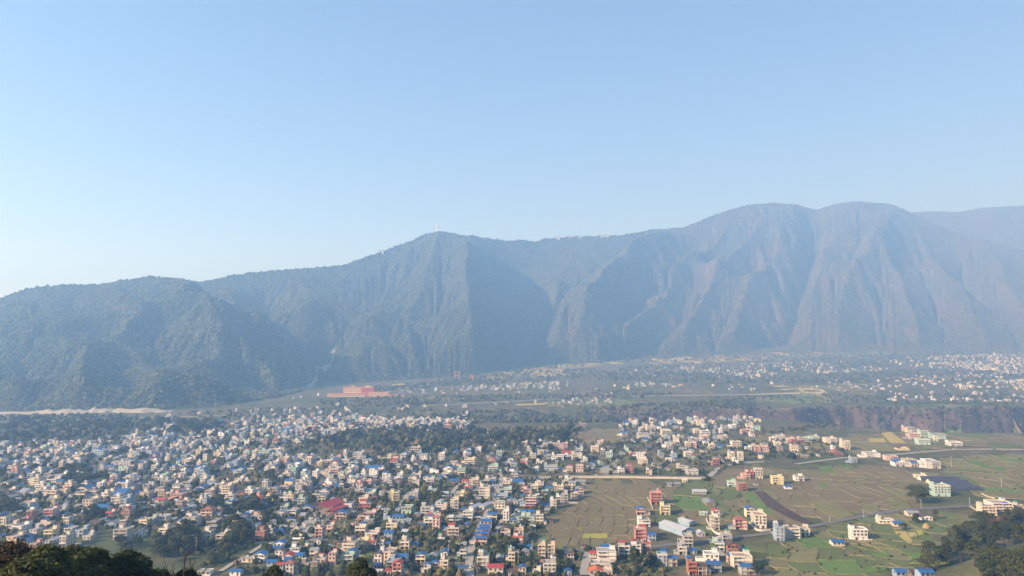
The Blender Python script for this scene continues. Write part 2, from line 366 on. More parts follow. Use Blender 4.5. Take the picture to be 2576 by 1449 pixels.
def scatter_object(name, pts, scl, mat, seed=0, sub=2, lump=.9):
    me = bpy.data.meshes.new(name); me.vertices.add(len(pts)); me.vertices.foreach_set('co', np.asarray(pts, np.float32).ravel())
    at_ = me.attributes.new('size', 'FLOAT_VECTOR', 'POINT'); at_.data.foreach_set('vector', np.asarray(scl, np.float32).ravel())
    at2 = me.attributes.new('turn', 'FLOAT', 'POINT'); at2.data.foreach_set('value', rng.random(len(pts)).astype(np.float32) * 6.283)
    at3 = me.attributes.new('pick', 'INT', 'POINT'); at3.data.foreach_set('value', rng.integers(0, 4, len(pts)).astype(np.int32))
    me.materials.append(mat)
    g = bpy.data.node_groups.new(name + '_scatter', 'GeometryNodeTree')
    g.interface.new_socket('Geometry', in_out='INPUT', socket_type='NodeSocketGeometry'); g.interface.new_socket('Geometry', in_out='OUTPUT', socket_type='NodeSocketGeometry')
    nd = g.nodes; gi = nd.new('NodeGroupInput'); go = nd.new('NodeGroupOutput'); ip = nd.new('GeometryNodeInstanceOnPoints')
    g2i = nd.new('GeometryNodeGeometryToInstance')
    for k in range(4):
        ico = nd.new('GeometryNodeMeshIcoSphere'); ico.inputs['Radius'].default_value = .5; ico.inputs['Subdivisions'].default_value = sub
        sp_ = nd.new('GeometryNodeSetPosition'); tx = nd.new('ShaderNodeTexNoise'); tx.noise_dimensions = '4D'; tx.inputs['W'].default_value = k * 3.7 + seed
        tx.inputs['Scale'].default_value = 2.6; tx.inputs['Detail'].default_value = 2
        vm = nd.new('ShaderNodeVectorMath'); vm.operation = 'SUBTRACT'; vm.inputs[1].default_value = (.5, .5, .42)
        vs_ = nd.new('ShaderNodeVectorMath'); vs_.operation = 'SCALE'; vs_.inputs['Scale'].default_value = lump
        sm = nd.new('GeometryNodeSetMaterial'); sm.inputs['Material'].default_value = mat
        g.links.new(tx.outputs['Color'], vm.inputs[0]); g.links.new(vm.outputs[0], vs_.inputs[0]); g.links.new(vs_.outputs[0], sp_.inputs['Offset'])
        g.links.new(ico.outputs[0], sp_.inputs['Geometry']); g.links.new(sp_.outputs[0], sm.inputs[0]); g.links.new(sm.outputs[0], g2i.inputs[0])
    def named(n_, ty):
        a = nd.new('GeometryNodeInputNamedAttribute'); a.data_type = ty; a.inputs['Name'].default_value = n_; return a.outputs[0]
    cx = nd.new('ShaderNodeCombineXYZ'); g.links.new(named('turn', 'FLOAT'), cx.inputs[2])
    g.links.new(gi.outputs[0], ip.inputs['Points']); g.links.new(g2i.outputs[0], ip.inputs['Instance']); ip.inputs['Pick Instance'].default_value = True
    g.links.new(named('pick', 'INT'), ip.inputs['Instance Index']); g.links.new(named('size', 'FLOAT_VECTOR'), ip.inputs['Scale']); g.links.new(cx.outputs[0], ip.inputs['Rotation'])
    g.links.new(ip.outputs[0], go.inputs[0])
    o = link(name, me); md = o.modifiers.new('scatter', 'NODES'); md.node_group = g
    return o
def sample_forest(n, tlo, thi, ulo, uhi, dmax, size, seed, thin=True):
    q = np.random.default_rng(seed); ui = q.random(n) * (uhi - ulo) + ulo; ti = tlo + (thi - tlo) * q.random(n)
    fu = (ui - us[0]) / 5.0; fu = np.clip(fu, 0, len(us) - 1.01); ft = (ti + .03) / 1.03 * (NT - 1); ft = np.clip(ft, 0, NT - 1.01)
    a = fu.astype(int); b = ft.astype(int); fa = fu - a; fb = ft - b
    def g(A): return (A[b, a] * (1 - fa) + A[b, a + 1] * fa) * (1 - fb) + (A[b + 1, a] * (1 - fa) + A[b + 1, a + 1] * fa) * fb
    x, y, z = g(X2), g(D2), g(Z2)
    ok = (y < dmax)
    # accept in proportion to true area so the spacing stays even on the ground
    wgt = (np.interp(ui, us, rd) - np.interp(ui, us, fd)) * y; wgt = wgt / wgt.max(); ok &= q.random(n) < np.clip(wgt * 1.1, .12, 1)
    if thin:
        bare = fbm(x / 130, y / 240, 61, 3) > .36 - .16 * sstep(300, 1500, x); ok &= ~(bare & (ti < .7) & (x > 350) & (q.random(n) < .85))
    x, y, z = x[ok], y[ok], z[ok]; k = len(x); s = size * (.5 + .7 * q.random(k) + .55 * np.clip(fbm(x / 90, y / 90, 66, 3) + .3, 0, 1.2) * q.random(k)); hgt = s * (.65 + .4 * q.random(k))
    return np.stack([x, y, z + hgt * .14], -1), np.stack([s, s * (.85 + .3 * q.random(k)), hgt], -1)
A1 = sample_forest(150000, 0.0, 1, -150, 1290, 4800, 8.5, 1); A2 = sample_forest(90000, 0.01, 1, 1180, 2700, 9000, 10.0, 2); fbx = rng.integers(0, len(ub) - 1, 9000); fby = rng.integers(20, len(tb), 9000); sF = rng.uniform(9, 17, 9000); A4 = (np.stack([XB[fby, fbx] + rng.uniform(-9, 9, 9000), dB[fby, fbx], ZB[fby, fbx] + sF * .25], -1), np.stack([sF, sF, sF], -1)); A3 = sample_forest(2600, .985, 1.0, -100, 2600, 9000, 13, 3, False)
fo = scatter_object('forest', np.concatenate([A1[0], A2[0], A3[0], A4[0]]), np.concatenate([A1[1], A2[1], A3[1], A4[1]]), M_FOREST); tag(fo, 'dense forest covering the mountain slopes behind the valley', 'forest', kind='stuff')
# ------------------------------------------------------------------ survey sheets: positions read off six enlarged views of the photograph
CROP = {'A': (0, 1900, 3.587), 'B': (680, 1900, 3.587), 'C': (1360, 1900, 3.587), 'D': (2040, 1900, 3.587), 'E': (2720, 1900, 3.587), 'F': (3396, 1900, 3.587),
        'G': (1024, 1550, 1.922), 'H': (2048, 1550, 1.922), 'I': (3072, 1550, 1.922), 'Z': (0, 1550, 1.922)}
NAT = 4096 / 2576
def cuv(c, x, y):
    a = CROP[c]; return (a[0] + x / a[2]) / NAT, (a[1] + y / a[2]) / NAT
def cpt(c, x, y): return hit(*cuv(c, x, y))
def inside(p, poly):
    x, y = p[0], p[1]; r = False; j = len(poly) - 1
    for i in range(len(poly)):
        a, b = poly[i], poly[j]
        if (a[1] > y) != (b[1] > y) and x < (b[0] - a[0]) * (y - a[1]) / (b[1] - a[1]) + a[0]: r = not r
        j = i
    return r
def uvpoly(pts): return [hit(*p) for p in pts]
# ------------------------------------------------------------------ fields: plots with earth bunds between them
def mat_plot(name, c, c2, furrow=.9, rot=.1):
    a = N(name); w = a.world(); big = a.noise(w, .02, 4, .6); n = a.noise(w, .25, 5, .7); fine = a.noise(w, 1.7, 4, .7)
    col = a.mix(a.ramp(n, [(.35, (0, 0, 0)), (.7, (1, 1, 1))]), c, c2)
    col = a.mix(a.math('MULTIPLY', a.rand(), .55), col, c2)
    col = a.mix(.5, col, a.ramp(big, [(.3, (.62, .62, .62)), (.7, (1, 1, 1))]), 'MULTIPLY')
    wv = a.n('ShaderNodeTexWave'); a.l(a.world((1, 1, 1), rot), wv.inputs[0]); wv.inputs['Scale'].default_value = .22; wv.inputs['Distortion'].default_value = 2.5; wv.inputs['Detail'].default_value = 2; wv.inputs['Detail Scale'].default_value = .3
    col = a.mix(.30 * furrow, col, a.ramp(wv.outputs[1], [(.25, (.55, .52, .5)), (.75, (1, 1, 1))]), 'MULTIPLY')
    col = a.mix(.45, col, a.ramp(fine, [(.25, (.5, .5, .5)), (.8, (1, 1, 1))]), 'MULTIPLY')
    h = a.math('ADD', a.math('MULTIPLY', wv.outputs[1], furrow), fine)
    a.base(col).rough(.95, .1).bump(h, .7, .25); return a.m
PL = {'brown': mat_plot('ploughed_earth', (.19, .158, .088), (.255, .212, .125)), 'umber': mat_plot('stubble_earth', (.182, .164, .080), (.245, .216, .115)), 'olive': mat_plot('thin_grass', (.17, .178, .074), (.24, .232, .112), .5),
      'moss': mat_plot('young_wheat', (.115, .155, .056), (.165, .19, .078), .4), 'green': mat_plot('green_crop', (.11, .20, .05), (.16, .24, .07), .3), 'bright': mat_plot('mustard_crop', (.34, .34, .05), (.42, .40, .10), .3),
      'gold': mat_plot('ripe_crop', (.42, .34, .11), (.5, .42, .16), .4), 'dark': mat_plot('fresh_ploughed_earth', (.085, .066, .055), (.13, .10, .082), 1.6), 'net': mat_plot('green_net_ground', (.04, .20, .09), (.06, .24, .11), .2)}
M_BUND = flat('dry_grass_bund', (.205, .175, .105), 1, .1, .35, .8)
M_BUND2 = flat('green_bund', (.13, .13, .06), 1, .1, .4, .8)
plot_total = [0]
def make_plot(name, pts, z_up, mat, parent):
    n = len(pts); v = [(x, y, float(ground_z(x, y)) + z_up) for x, y in pts]; v += [(x, y, z - .9) for x, y, z in v]
    cx = sum(p[0] for p in pts) / n; cy_ = sum(p[1] for p in pts) / n
    v.append((cx, cy_, float(ground_z(cx, cy_)) + z_up + .02)); c = 2 * n
    f = [(i, (i + 1) % n, c) for i in range(n)] + [(i, n + i, n + (i + 1) % n, (i + 1) % n) for i in range(n)]
    me = bpy.data.meshes.new(name); me.from_pydata(v, [], f); me.materials.append(mat); me.update()
    if me.polygons[0].normal.z < 0: me.flip_normals()
    plot_total[0] += 1
    return link(name, me, parent)
def make_field(poly_uv, ang, sw, sl, palette, seed, up=.10, bund=.36, bmat=None):
    poly = uvpoly(poly_uv); q = random.Random(seed); ca, sa = math.cos(ang), math.sin(ang)
    loc = [(p.x * ca + p.y * sa, -p.x * sa + p.y * ca) for p in poly]
    a0, a1 = min(p[0] for p in loc), max(p[0] for p in loc); b0, b1 = min(p[1] for p in loc), max(p[1] for p in loc)
    def warp(a, b):
        a2 = a + sw * .75 * float(vnoise(a / 70 + seed, b / 60, 70)) + sw * .25 * float(vnoise(a / 18, b / 15, 71)); b2 = b + sl * .45 * float(vnoise(a / 45, b / 80 + seed, 72))
        return a2 * ca - b2 * sa, a2 * sa + b2 * ca
    root = empty('field', (0, 0, 0)); tag(root, kind='structure')
    bm = MB(); edges = []
    a = a0 - 10
    while a < a1 + 10:
        wd = sw * q.choice([.6, .8, 1, 1, 1.3, 1.9]); b = b0 - 10 - q.uniform(0, sl)
        while b < b1 + 10:
            hgt = sl * q.uniform(.55, 1.5); c = warp(a + wd / 2, b + hgt / 2)
            if inside(c, poly) and np.ptp(ground_z(np.array([c[0], c[0] + 8, c[0], c[0]]), np.array([c[1], c[1], c[1] + 12, c[1] - 12]))) < 2.5:
                ring = []
                ins = .35
                for (pa, pb, qa, qb) in ((a + ins, b + ins, a + wd - ins, b + ins), (a + wd - ins, b + ins, a + wd - ins, b + hgt - ins), (a + wd - ins, b + hgt - ins, a + ins, b + hgt - ins), (a + ins, b + hgt - ins, a + ins, b + ins)):
                    m = 3 if abs(qa - pa) > abs(qb - pb) else 6
                    for k in range(m): ring.append(warp(pa + (qa - pa) * k / m, pb + (qb - pb) * k / m))
                make_plot('plot', ring, up + q.uniform(0, .22), PL[q.choice(palette)], root)
                for (pa, pb, qa, qb) in ((a, b, a, b + hgt), (a, b, a + wd, b)):
                    if q.random() < (.06 if pa == qa else .3): continue
                    m = 5; pts = [warp(pa + (qa - pa) * k / m, pb + (qb - pb) * k / m) for k in range(m + 1)]
                    for p0, p1 in zip(pts, pts[1:]):
                        dx, dy = p1[0] - p0[0], p1[1] - p0[1]; L = math.hypot(dx, dy) or 1; nx_, ny_ = -dy / L * bund, dx / L * bund
                        z0 = float(ground_z(*p0)) + up; z1 = float(ground_z(*p1)) + up; hb = q.uniform(.3, .6)
                        bm.add([(p0[0] - nx_, p0[1] - ny_, z0 - .3), (p0[0], p0[1], z0 + hb), (p0[0] + nx_, p0[1] + ny_, z0 - .3), (p1[0] - nx_, p1[1] - ny_, z1 - .3), (p1[0], p1[1], z1 + hb), (p1[0] + nx_, p1[1] + ny_, z1 - .3)],
                               [(0, 3, 4, 1), (1, 4, 5, 2)], 0 if q.random() < .62 else 1)
            b += hgt
        a += wd
    if bm.v: tag(bm.build('bund', [bmat or M_BUND, M_BUND2], root), kind='stuff')
    return root
G1 = R(-3.5); G2 = R(-8.5)
BR = ['brown', 'brown', 'umber', 'umber', 'brown', 'olive']; MX = ['brown', 'umber', 'olive', 'moss', 'umber']; GR = ['olive', 'moss', 'moss', 'umber', 'olive', 'green']
make_field([(1478, 1207), (1640, 1207), (1668, 1262), (1640, 1300), (1600, 1310), (1600, 1362), (1640, 1380), (1385, 1385), (1335, 1378), (1350, 1345), (1390, 1295), (1465, 1255)], R(-1.5), 11, 42, ['brown', 'umber', 'umber', 'brown', 'umber'], 1)
make_field([(1645, 1212), (1795, 1212), (1900, 1265), (1935, 1325), (1705, 1362), (1665, 1310), (1700, 1290), (1668, 1230)], G2 - .1, 17, 60, ['umber', 'brown', 'olive', 'moss', 'green', 'umber'], 2)
make_field([(1830, 1172), (2020, 1178), (2230, 1172), (2385, 1192), (2290, 1230), (2330, 1270), (2200, 1288), (2040, 1318), (1945, 1325), (1880, 1250), (1800, 1216)], G2 - .12, 15, 48, ['brown', 'brown', 'umber', 'brown', 'umber', 'olive'], 3)
make_field([(2385, 1150), (2590, 1140), (2590, 1262), (2480, 1255), (2440, 1215), (2375, 1190), (2370, 1165)], G2 - .2, 16, 40, ['umber', 'olive', 'olive', 'moss', 'umber', 'green'], 4)
make_field([(1850, 1368), (1960, 1366), (2060, 1338), (2200, 1303), (2470, 1285), (2480, 1310), (2380, 1345), (2350, 1390), (2330, 1460), (1880, 1460), (1905, 1400)], G2 - .15, 17, 26, ['moss', 'moss', 'olive', 'umber', 'moss', 'green', 'olive'], 5)
make_field([(2050, 1102), (2270, 1088), (2590, 1088), (2590, 1125), (2380, 1125), (2140, 1140), (2060, 1132)], G2, 22, 60, MX, 6, .2)
make_field([(1440, 1082), (1570, 1078), (1585, 1108), (1470, 1118)], G1, 18, 60, BR, 7, .2)
make_field([(1890, 1086), (2050, 1092), (2050, 1108), (1890, 1114)], G1, 18, 60, BR, 8, .2)
make_field([(1500, 1150), (1700, 1150), (1780, 1190), (1490, 1190)], G1, 16, 50, MX, 9)
make_field([(1690, 1122), (1900, 1132), (1840, 1152), (1700, 1146)], G1, 16, 50, MX, 10, .2)
make_field([(1430, 1016), (1560, 1011), (1722, 1015), (1722, 1034), (1440, 1038)], R(4), 34, 90, ['green', 'moss', 'moss', 'olive'], 11, .7, 1.2)
make_field([(1870, 1000), (2070, 986), (2145, 1005), (2060, 1016), (1900, 1012)], R(4), 34, 90, ['green', 'moss', 'moss', 'olive'], 12, .9, 1.2)
make_field([(1235, 945), (1330, 930), (1450, 928), (1440, 944), (1250, 953)], R(4), 50, 160, ['olive', 'gold', 'umber'], 13, 1.5, 2)
make_field([(2230, 1026), (2590, 1022), (2590, 1034), (2300, 1036)], R(4), 34, 90, ['green', 'moss', 'olive'], 14, .9, 1.2)
for k, pl_ in enumerate(([(1330, 918), (1440, 903), (1560, 893), (1570, 912), (1370, 936)], [(1620, 905), (1900, 893), (2250, 884), (2250, 893), (1900, 906), (1640, 918)], [(990, 972), (1140, 957), (1150, 968), (1000, 982)], [(1290, 1018), (1420, 1012), (1410, 1022), (1300, 1028)], [(1960, 972), (2150, 965), (2190, 985), (1990, 990)], [(2300, 948), (2420, 945), (2420, 956), (2310, 960)], [(1050, 1004), (1160, 998), (1160, 1008), (1060, 1012)])):
    make_field(pl_, R(4), 45, 150 if k < 3 else 80, ['olive', 'umber', 'gold', 'olive', 'moss'], 40 + k, 1.6, 1.2)
def cfield(c, pts, ang, sw, sl, pal, seed): return make_field([cuv(c, *p) for p in pts], ang, sw, sl, pal, seed)
cfield('A', [(240, 640), (700, 480), (1170, 390), (1180, 440), (620, 590), (300, 680)], G1, 30, 40, ['moss', 'olive'], 21)
cfield('B', [(430, 985), (800, 1000), (560, 1090), (380, 1190), (110, 1210), (330, 1060)], G1, 40, 60, ['brown', 'dark'], 22)
cfield('B', [(640, 1130), (1350, 1000), (1110, 1150), (760, 1385), (600, 1350)], G1, 45, 70, ['brown', 'umber'], 23)
cfield('B', [(1560, 830), (1780, 730), (1830, 780), (1640, 950), (1480, 950)], G1, 14, 30, ['brown', 'moss'], 24)
cfield('C', [(1010, 760), (1300, 730), (1290, 890), (1020, 965)], G1, 16, 60, ['umber', 'brown'], 25)
cfield('C', [(1150, 1015), (1800, 1005), (1790, 1150), (1570, 1195), (1240, 1125)], R(-20), 17, 40, ['umber', 'brown'], 26)
cfield('C', [(0, 690), (190, 580), (260, 640), (60, 810), (0, 840)], G1, 14, 40, ['brown', 'umber'], 27)
cfield('D', [(900, 1120), (1070, 1115), (1040, 1330), (1020, 1445), (880, 1445), (930, 1300)], G1, 16, 40, ['moss', 'umber'], 28)
cfield('D', [(1600, 1300), (2060, 1280), (2130, 1445), (1640, 1445)], G1, 22, 26, ['moss', 'umber'], 29)
cfield('B', [(2300, 900), (2460, 700), (2510, 740), (2470, 900), (2360, 960)], G1, 14, 40, ['brown', 'umber'], 30)
cfield('C', [(2100, 1020), (2200, 1010), (2330, 1120), (2250, 1180), (2110, 1110)], G1, 30, 50, ['olive'], 31)
# plots of a colour of their own
def single_plot(c, pts, kind, up=.42):
    root = empty('field', (0, 0, 0)); tag(root, kind='structure'); w = [cpt(c, *p) for p in pts]; ring = []
    for p, q_ in zip(w, w[1:] + w[:1]):
        for k in range(4): ring.append((p.x + (q_.x - p.x) * k / 4 + .4 * math.sin(p.x + k), p.y + (q_.y - p.y) * k / 4 + .4 * math.cos(p.y + 2 * k)))
    make_plot('plot', ring, up, PL[kind], root)
single_plot('D', [(1035, 905), (1390, 905), (1395, 845), (1050, 848)], 'bright')
single_plot('F', [(650, 815), (820, 815), (910, 960), (880, 995), (760, 920)], 'gold'); single_plot('F', [(840, 830), (950, 830), (985, 875), (880, 895)], 'gold'); single_plot('F', [(960, 810), (1040, 795), (1065, 850), (1000, 875)], 'bright', .4)
single_plot('F', [(320, 1130), (540, 1095), (610, 1155), (390, 1190)], 'green'); single_plot('F', [(0, 1390), (330, 1320), (560, 1330), (520, 1370), (60, 1440)], 'green')
single_plot('E', [(1840, 375), (2210, 385), (2500, 590), (2290, 640), (2040, 530)], 'olive', .45); single_plot('E', [(1640, 930), (1990, 890), (2180, 1010), (2150, 1050), (1810, 1060)], 'green', .4)
single_plot('E', [(920, 240), (1050, 260), (1180, 400), (1350, 560), (1260, 565), (1100, 470), (950, 330)], 'green', .42); single_plot('E', [(390, 250), (480, 230), (620, 400), (770, 560), (690, 590), (520, 420)], 'moss', .42)
single_plot('E', [(1060, 240), (1210, 250), (1500, 470), (1900, 690), (1800, 715), (1600, 640), (1250, 450)], 'dark', .5); single_plot('E', [(1970, 115), (2050, 115), (2150, 190), (2060, 195)], 'green', .4)
single_plot('E', [(190, 930), (330, 1100), (240, 1140), (190, 1100)], 'moss', .4); single_plot('C', [(1250, 1135), (1425, 1130), (1425, 1225), (1260, 1260)], 'net', .5)
single_plot('F', [(1900, 180), (2200, 200), (2560, 250), (2200, 255), (1960, 240)], 'green', .5); single_plot('H', [(830, 520), (900, 515), (890, 545), (840, 545)], 'green', .4); single_plot('Z', [(740, 740), (780, 700), (890, 700), (870, 735)], 'green', .5)
single_plot('I', [(390, 610), (490, 600), (500, 650), (400, 655)], 'green', .4); single_plot('I', [(540, 600), (650, 600), (660, 618), (550, 620)], 'green', .4); single_plot('I', [(230, 505), (330, 490), (345, 525), (250, 530)], 'bright', .4)
# ------------------------------------------------------------------ roads and bare yards
def mat_road(name, c, c2):
    a = N(name); w = a.world(); n = a.noise(w, .3, 5, .7); f = a.noise(w, 3, 3, .7)
    a.base(a.mix(.4, a.ramp(n, [(.3, c), (.7, c2)]), a.ramp(f, [(.2, (.6, .6, .6)), (.8, (1, 1, 1))]), 'MULTIPLY')).rough(.9, .2); return a.m
M_DIRT = mat_road('dirt_road', (.29, .265, .225), (.40, .37, .32)); M_ASPH = mat_road('worn_asphalt', (.12, .12, .12), (.19, .185, .18)); M_PALE = mat_road('pale_gravel', (.27, .255, .23), (.36, .345, .315))
def world_path(uv, step=6):
    w = [hit(*p) for p in uv]; out = []
    for p, q_ in zip(w, w[1:]):
        n = max(1, int((q_ - p).length / step))
        for k in range(n): out.append(p.lerp(q_, k / n))
    out.append(w[-1])
    for _ in range(2):
        out = [out[0]] + [(out[i - 1] + out[i] * 2 + out[i + 1]) / 4 for i in range(1, len(out) - 1)] + [out[-1]]
    return out
def ribbon(name, uv, wid, mat, up=.5, kerb=False):
    p = world_path(uv); v = []; f = []
    for i, a in enumerate(p):
        t = (p[min(i + 1, len(p) - 1)] - p[max(i - 1, 0)]); t.z = 0; t.normalize(); n = Vector((-t.y, t.x, 0)) * (wid / 2 * (1 + .12 * math.sin(i * 1.7) * (not kerb)))
        for s_ in (1, -1):
            q_ = a + n * s_; v.append((q_.x, q_.y, float(ground_z(q_.x, q_.y)) + up))
    m = len(v); v += [(x, y, z - 1.2) for x, y, z in v]
    for i in range(len(p) - 1):
        f += [(2 * i + 1, 2 * i + 3, 2 * i + 2, 2 * i), (2 * i, 2 * i + 2, m + 2 * i + 2, m + 2 * i), (2 * i + 3, 2 * i + 1, m + 2 * i + 1, m + 2 * i + 3)]
    me = bpy.data.meshes.new(name); me.from_pydata(v, [], f); me.materials.append(mat); me.update()
    return tag(link(name, me), kind='structure')
road_lines = []
def road(uv, wid, mat, up=.5):
    wid *= .85; road_lines.append(([hit(*p) for p in uv], wid)); return ribbon('road', uv, wid, mat, up)
road([(1255, 1206), (1400, 1199), (1560, 1198), (1700, 1201), (1782, 1202), (1800, 1184), (1820, 1172), (1870, 1164), (1920, 1162)], 8, M_DIRT, .55)
road([(2000, 1168), (2060, 1160), (2130, 1151), (2180, 1152), (2230, 1146), (2320, 1138), (2400, 1131), (2500, 1130), (2600, 1131)], 8, M_DIRT, .6)
road([(1300, 1392), (1480, 1384), (1640, 1377), (1730, 1366), (1800, 1361), (1900, 1347), (1960, 1340), (2040, 1325), (2120, 1310), (2190, 1295), (2300, 1281), (2420, 1274), (2480, 1271)], 7, M_ASPH, .6)
road([(1184, 1470), (1180, 1415), (1182, 1392), (1193, 1362), (1215, 1312), (1240, 1264), (1258, 1225), (1262, 1207), (1255, 1185), (1235, 1160), (1225, 1145)], 6.5, M_DIRT, .58)
road([cuv('D', 1080, 1445), cuv('D', 1060, 1330), cuv('D', 1110, 1200), cuv('D', 1110, 1100)], 7, M_PALE, .62)
road([cuv('C', 1560, 1220), cuv('C', 1800, 1190), cuv('C', 1880, 1160)], 5, M_DIRT, .6)
road([cuv('B', 1150, 980), cuv('B', 1700, 975), cuv('B', 2000, 965), cuv('B', 2080, 930)], 5, M_DIRT, .6)
road([cuv('B', 720, 1390), cuv('B', 990, 1220), cuv('B', 1200, 1100), cuv('B', 1350, 995)], 4, M_DIRT, .6)
road([cuv('B', 1990, 260), cuv('B', 2180, 90), cuv('G', 520, 650), cuv('G', 430, 590)], 6, M_ASPH, .6)
road([cuv('B', 2230, 670), cuv('B', 2350, 540), cuv('B', 2430, 460)], 5, M_ASPH, .6)
road([cuv('C', 0, 215), cuv('C', 370, 185), cuv('C', 700, 160), cuv('C', 880, 150)], 7, M_DIRT, .6)
road([cuv('C', 790, 550), cuv('C', 850, 460), cuv('C', 930, 360), cuv('C', 990, 240)], 6, M_DIRT, .58)
road([cuv('C', 2200, 890), cuv('C', 2310, 690), cuv('C', 2400, 560)], 5, M_DIRT, .62); road([cuv('C', 1560, 320), cuv('C', 1640, 220), cuv('C', 1720, 130)], 5, M_DIRT, .6)
road([cuv('E', 420, 930), cuv('E', 540, 1060), cuv('E', 640, 1180)], 4, M_DIRT, .62); road([cuv('H', 1560, 420), cuv('H', 1555, 340), cuv('H', 1565, 290)], 8, M_PALE, .6)
road([cuv('A', 1080, 385), cuv('A', 1200, 380)], 4, M_DIRT, .5); road([cuv('A', 1900, 395), cuv('A', 2200, 395)], 5, M_DIRT, .6); road([cuv('B', 940, 350), cuv('B', 1500, 330), cuv('B', 1720, 300)], 5, M_DIRT, .6)
road([(1060, 1022), (1180, 1016), (1300, 1009), (1400, 1004), (1500, 1000), (1600, 997), (1800, 994), (1960, 991), (2080, 987)], 13, M_DIRT, 1.2)
road([(0, 1064), (300, 1052), (420, 1050), (560, 1046), (640, 1042)], 10, M_PALE, .9)
ribbon('yard', [cuv('B', 1800, 900), cuv('B', 1900, 820), cuv('B', 2030, 720), cuv('B', 2130, 650)], 24, M_PALE, .45)
ribbon('yard', [cuv('H', 765, 660), cuv('H', 760, 600)], 26, M_PALE, .5); ribbon('yard', [cuv('C', 560, 230), cuv('C', 860, 190)], 16, M_PALE, .42); ribbon('yard', [cuv('C', 1960, 1060), cuv('C', 2100, 1060)], 20, M_DIRT, .45)
def slope_ribbon(name, path, wid, mat, up):
    v = []; n = 0
    for (u, t), (u2, t2) in zip(path, path[1:]):
        for k in range(12):
            a, b = u + (u2 - u) * k / 12, t + (t2 - t) * k / 12; fu = (a - us[0]) / 5; i0 = int(fu); j0 = int((b + .03) / 1.03 * (NT - 1)); w2 = wid / 2 / (float(D2[j0, i0]) / F) / 5 * (1 + .3 * math.sin(n * .9))
            for s_ in (-1, 1):
                f2 = fu + s_ * w2; i1 = int(f2); g = f2 - i1; c = [float(A[j0, i1] * (1 - g) + A[j0, i1 + 1] * g) for A in (X2, D2, Z2)]; v.append((c[0], c[1], c[2] + up))
            n += 1
    me = bpy.data.meshes.new(name); me.from_pydata(v, [], [(2 * i, 2 * i + 1, 2 * i + 3, 2 * i + 2) for i in range(n - 1)]); me.materials.append(mat); me.update(); return tag(link(name, me), kind='structure')
slope_ribbon('stream_bed', [(792, .0), (786, .05), (804, .12), (826, .19), (838, .26), (836, .31)], 30, M_PALE, 7)
# ------------------------------------------------------------------ house materials
def mat_wall(name, c):
    a = N(name); w = a.world(); st = a.noise(a.world((.9, .9, .12)), 1.0, 5, .7); n = a.noise(w, .25, 4, .6)
    col = a.mix(a.math('MULTIPLY', a.rand(), .35), c, dim(c, .72))
    col = a.mix(.55, col, a.ramp(st, [(.28, (.52, .49, .46)), (.55, (1, 1, 1))]), 'MULTIPLY')
    col = a.mix(.35, col, a.ramp(n, [(.3, (.66, .64, .62)), (.7, (1, 1, 1))]), 'MULTIPLY')
    a.base(col).rough(.85, .2); return a.m
def mat_tin(name, c, rust=.35):
    a = N(name); w = a.world(); st = a.noise(a.world((.35, .12, .3)), 1.0, 5, .7)
    wv = a.n('ShaderNodeTexWave'); a.l(a.coord('Object'), wv.inputs[0]); wv.inputs['Scale'].default_value = 1.4
    col = a.mix(a.math('MULTIPLY', a.rand(), .4), c, dim(c, .6))
    col = a.mix(rust, col, a.ramp(st, [(.35, (.42, .38, .36)), (.62, (1, 1, 1))]), 'MULTIPLY')
    col = a.mix(.35, col, a.ramp(wv.outputs[1], [(.3, (.6, .6, .6)), (.7, (1, 1, 1))]), 'MULTIPLY')
    a.base(col).rough(.5, .35).bump(wv.outputs[1], .5, .06); return a.m
WC = {'c': ((.66, .61, .52), 'cream'), 'w': ((.74, .75, .75), 'white'), 'g': ((.42, .43, .44), 'grey-concrete'), 'p': ((.60, .51, .47), 'pale-pink'), 'o': ((.63, .53, .42), 'peach'), 'y': ((.72, .63, .36), 'yellow'), 'b': ((.29, .40, .53), 'light-blue'),
      'r': ((.33, .20, .165), 'brick-red'), 't': ((.38, .57, .52), 'mint-green'), 'k': ((.25, .20, .165), 'brown'), 's': ((.60, .33, .28), 'salmon-pink')}
RC = {'f': ((.36, .35, .33), 'flat concrete roof'), 'b': ((.035, .135, .37), 'blue metal roof'), 'r': ((.43, .065, .06), 'red metal roof'), 'g': ((.30, .32, .34), 'grey tin roof'), 'w': ((.52, .54, .56), 'pale tin roof'), 'd': ((.12, .075, .065), 'rusty brown tin roof'),
      'h': ((.34, .15, .10), 'hipped tile roof'), 'm': ((.035, .135, .37), 'small blue rooftop shelter'), 'n': ((.46, .075, .06), 'small red rooftop roof'), 'e': ((.74, .16, .04), 'bright orange roof')}
MATS = []; MI = {}
def reg(k, m): MI[k] = len(MATS); MATS.append(m)
for k, (c, n) in WC.items(): reg('w' + k, mat_wall(n.replace('-', '_') + '_plaster', c))
for k, (c, n) in RC.items():
    if k == 'f': reg('rf', mat_wall('weathered_concrete_roof', c))
    elif k not in 'mn': reg('r' + k, mat_tin(n.replace(' ', '_'), c))
reg('trim', mat_wall('white_trim', (.66, .63, .57))); reg('trimr', mat_wall('red_trim', (.46, .13, .10))); reg('trimg', mat_wall('concrete_trim', (.38, .36, .33)))
g_ = N('window_glass'); g_.base((.022, .026, .030)).rough(.12, .5); reg('glass', g_.m)
reg('frame', flat('pale_window_frame', (.55, .52, .47), .6)); reg('frameb', flat('brown_window_frame', (.13, .07, .04), .6)); reg('door', flat('brown_door', (.10, .06, .04), .6)); reg('shutter', flat('dark_shutter', (.07, .075, .085), .5))
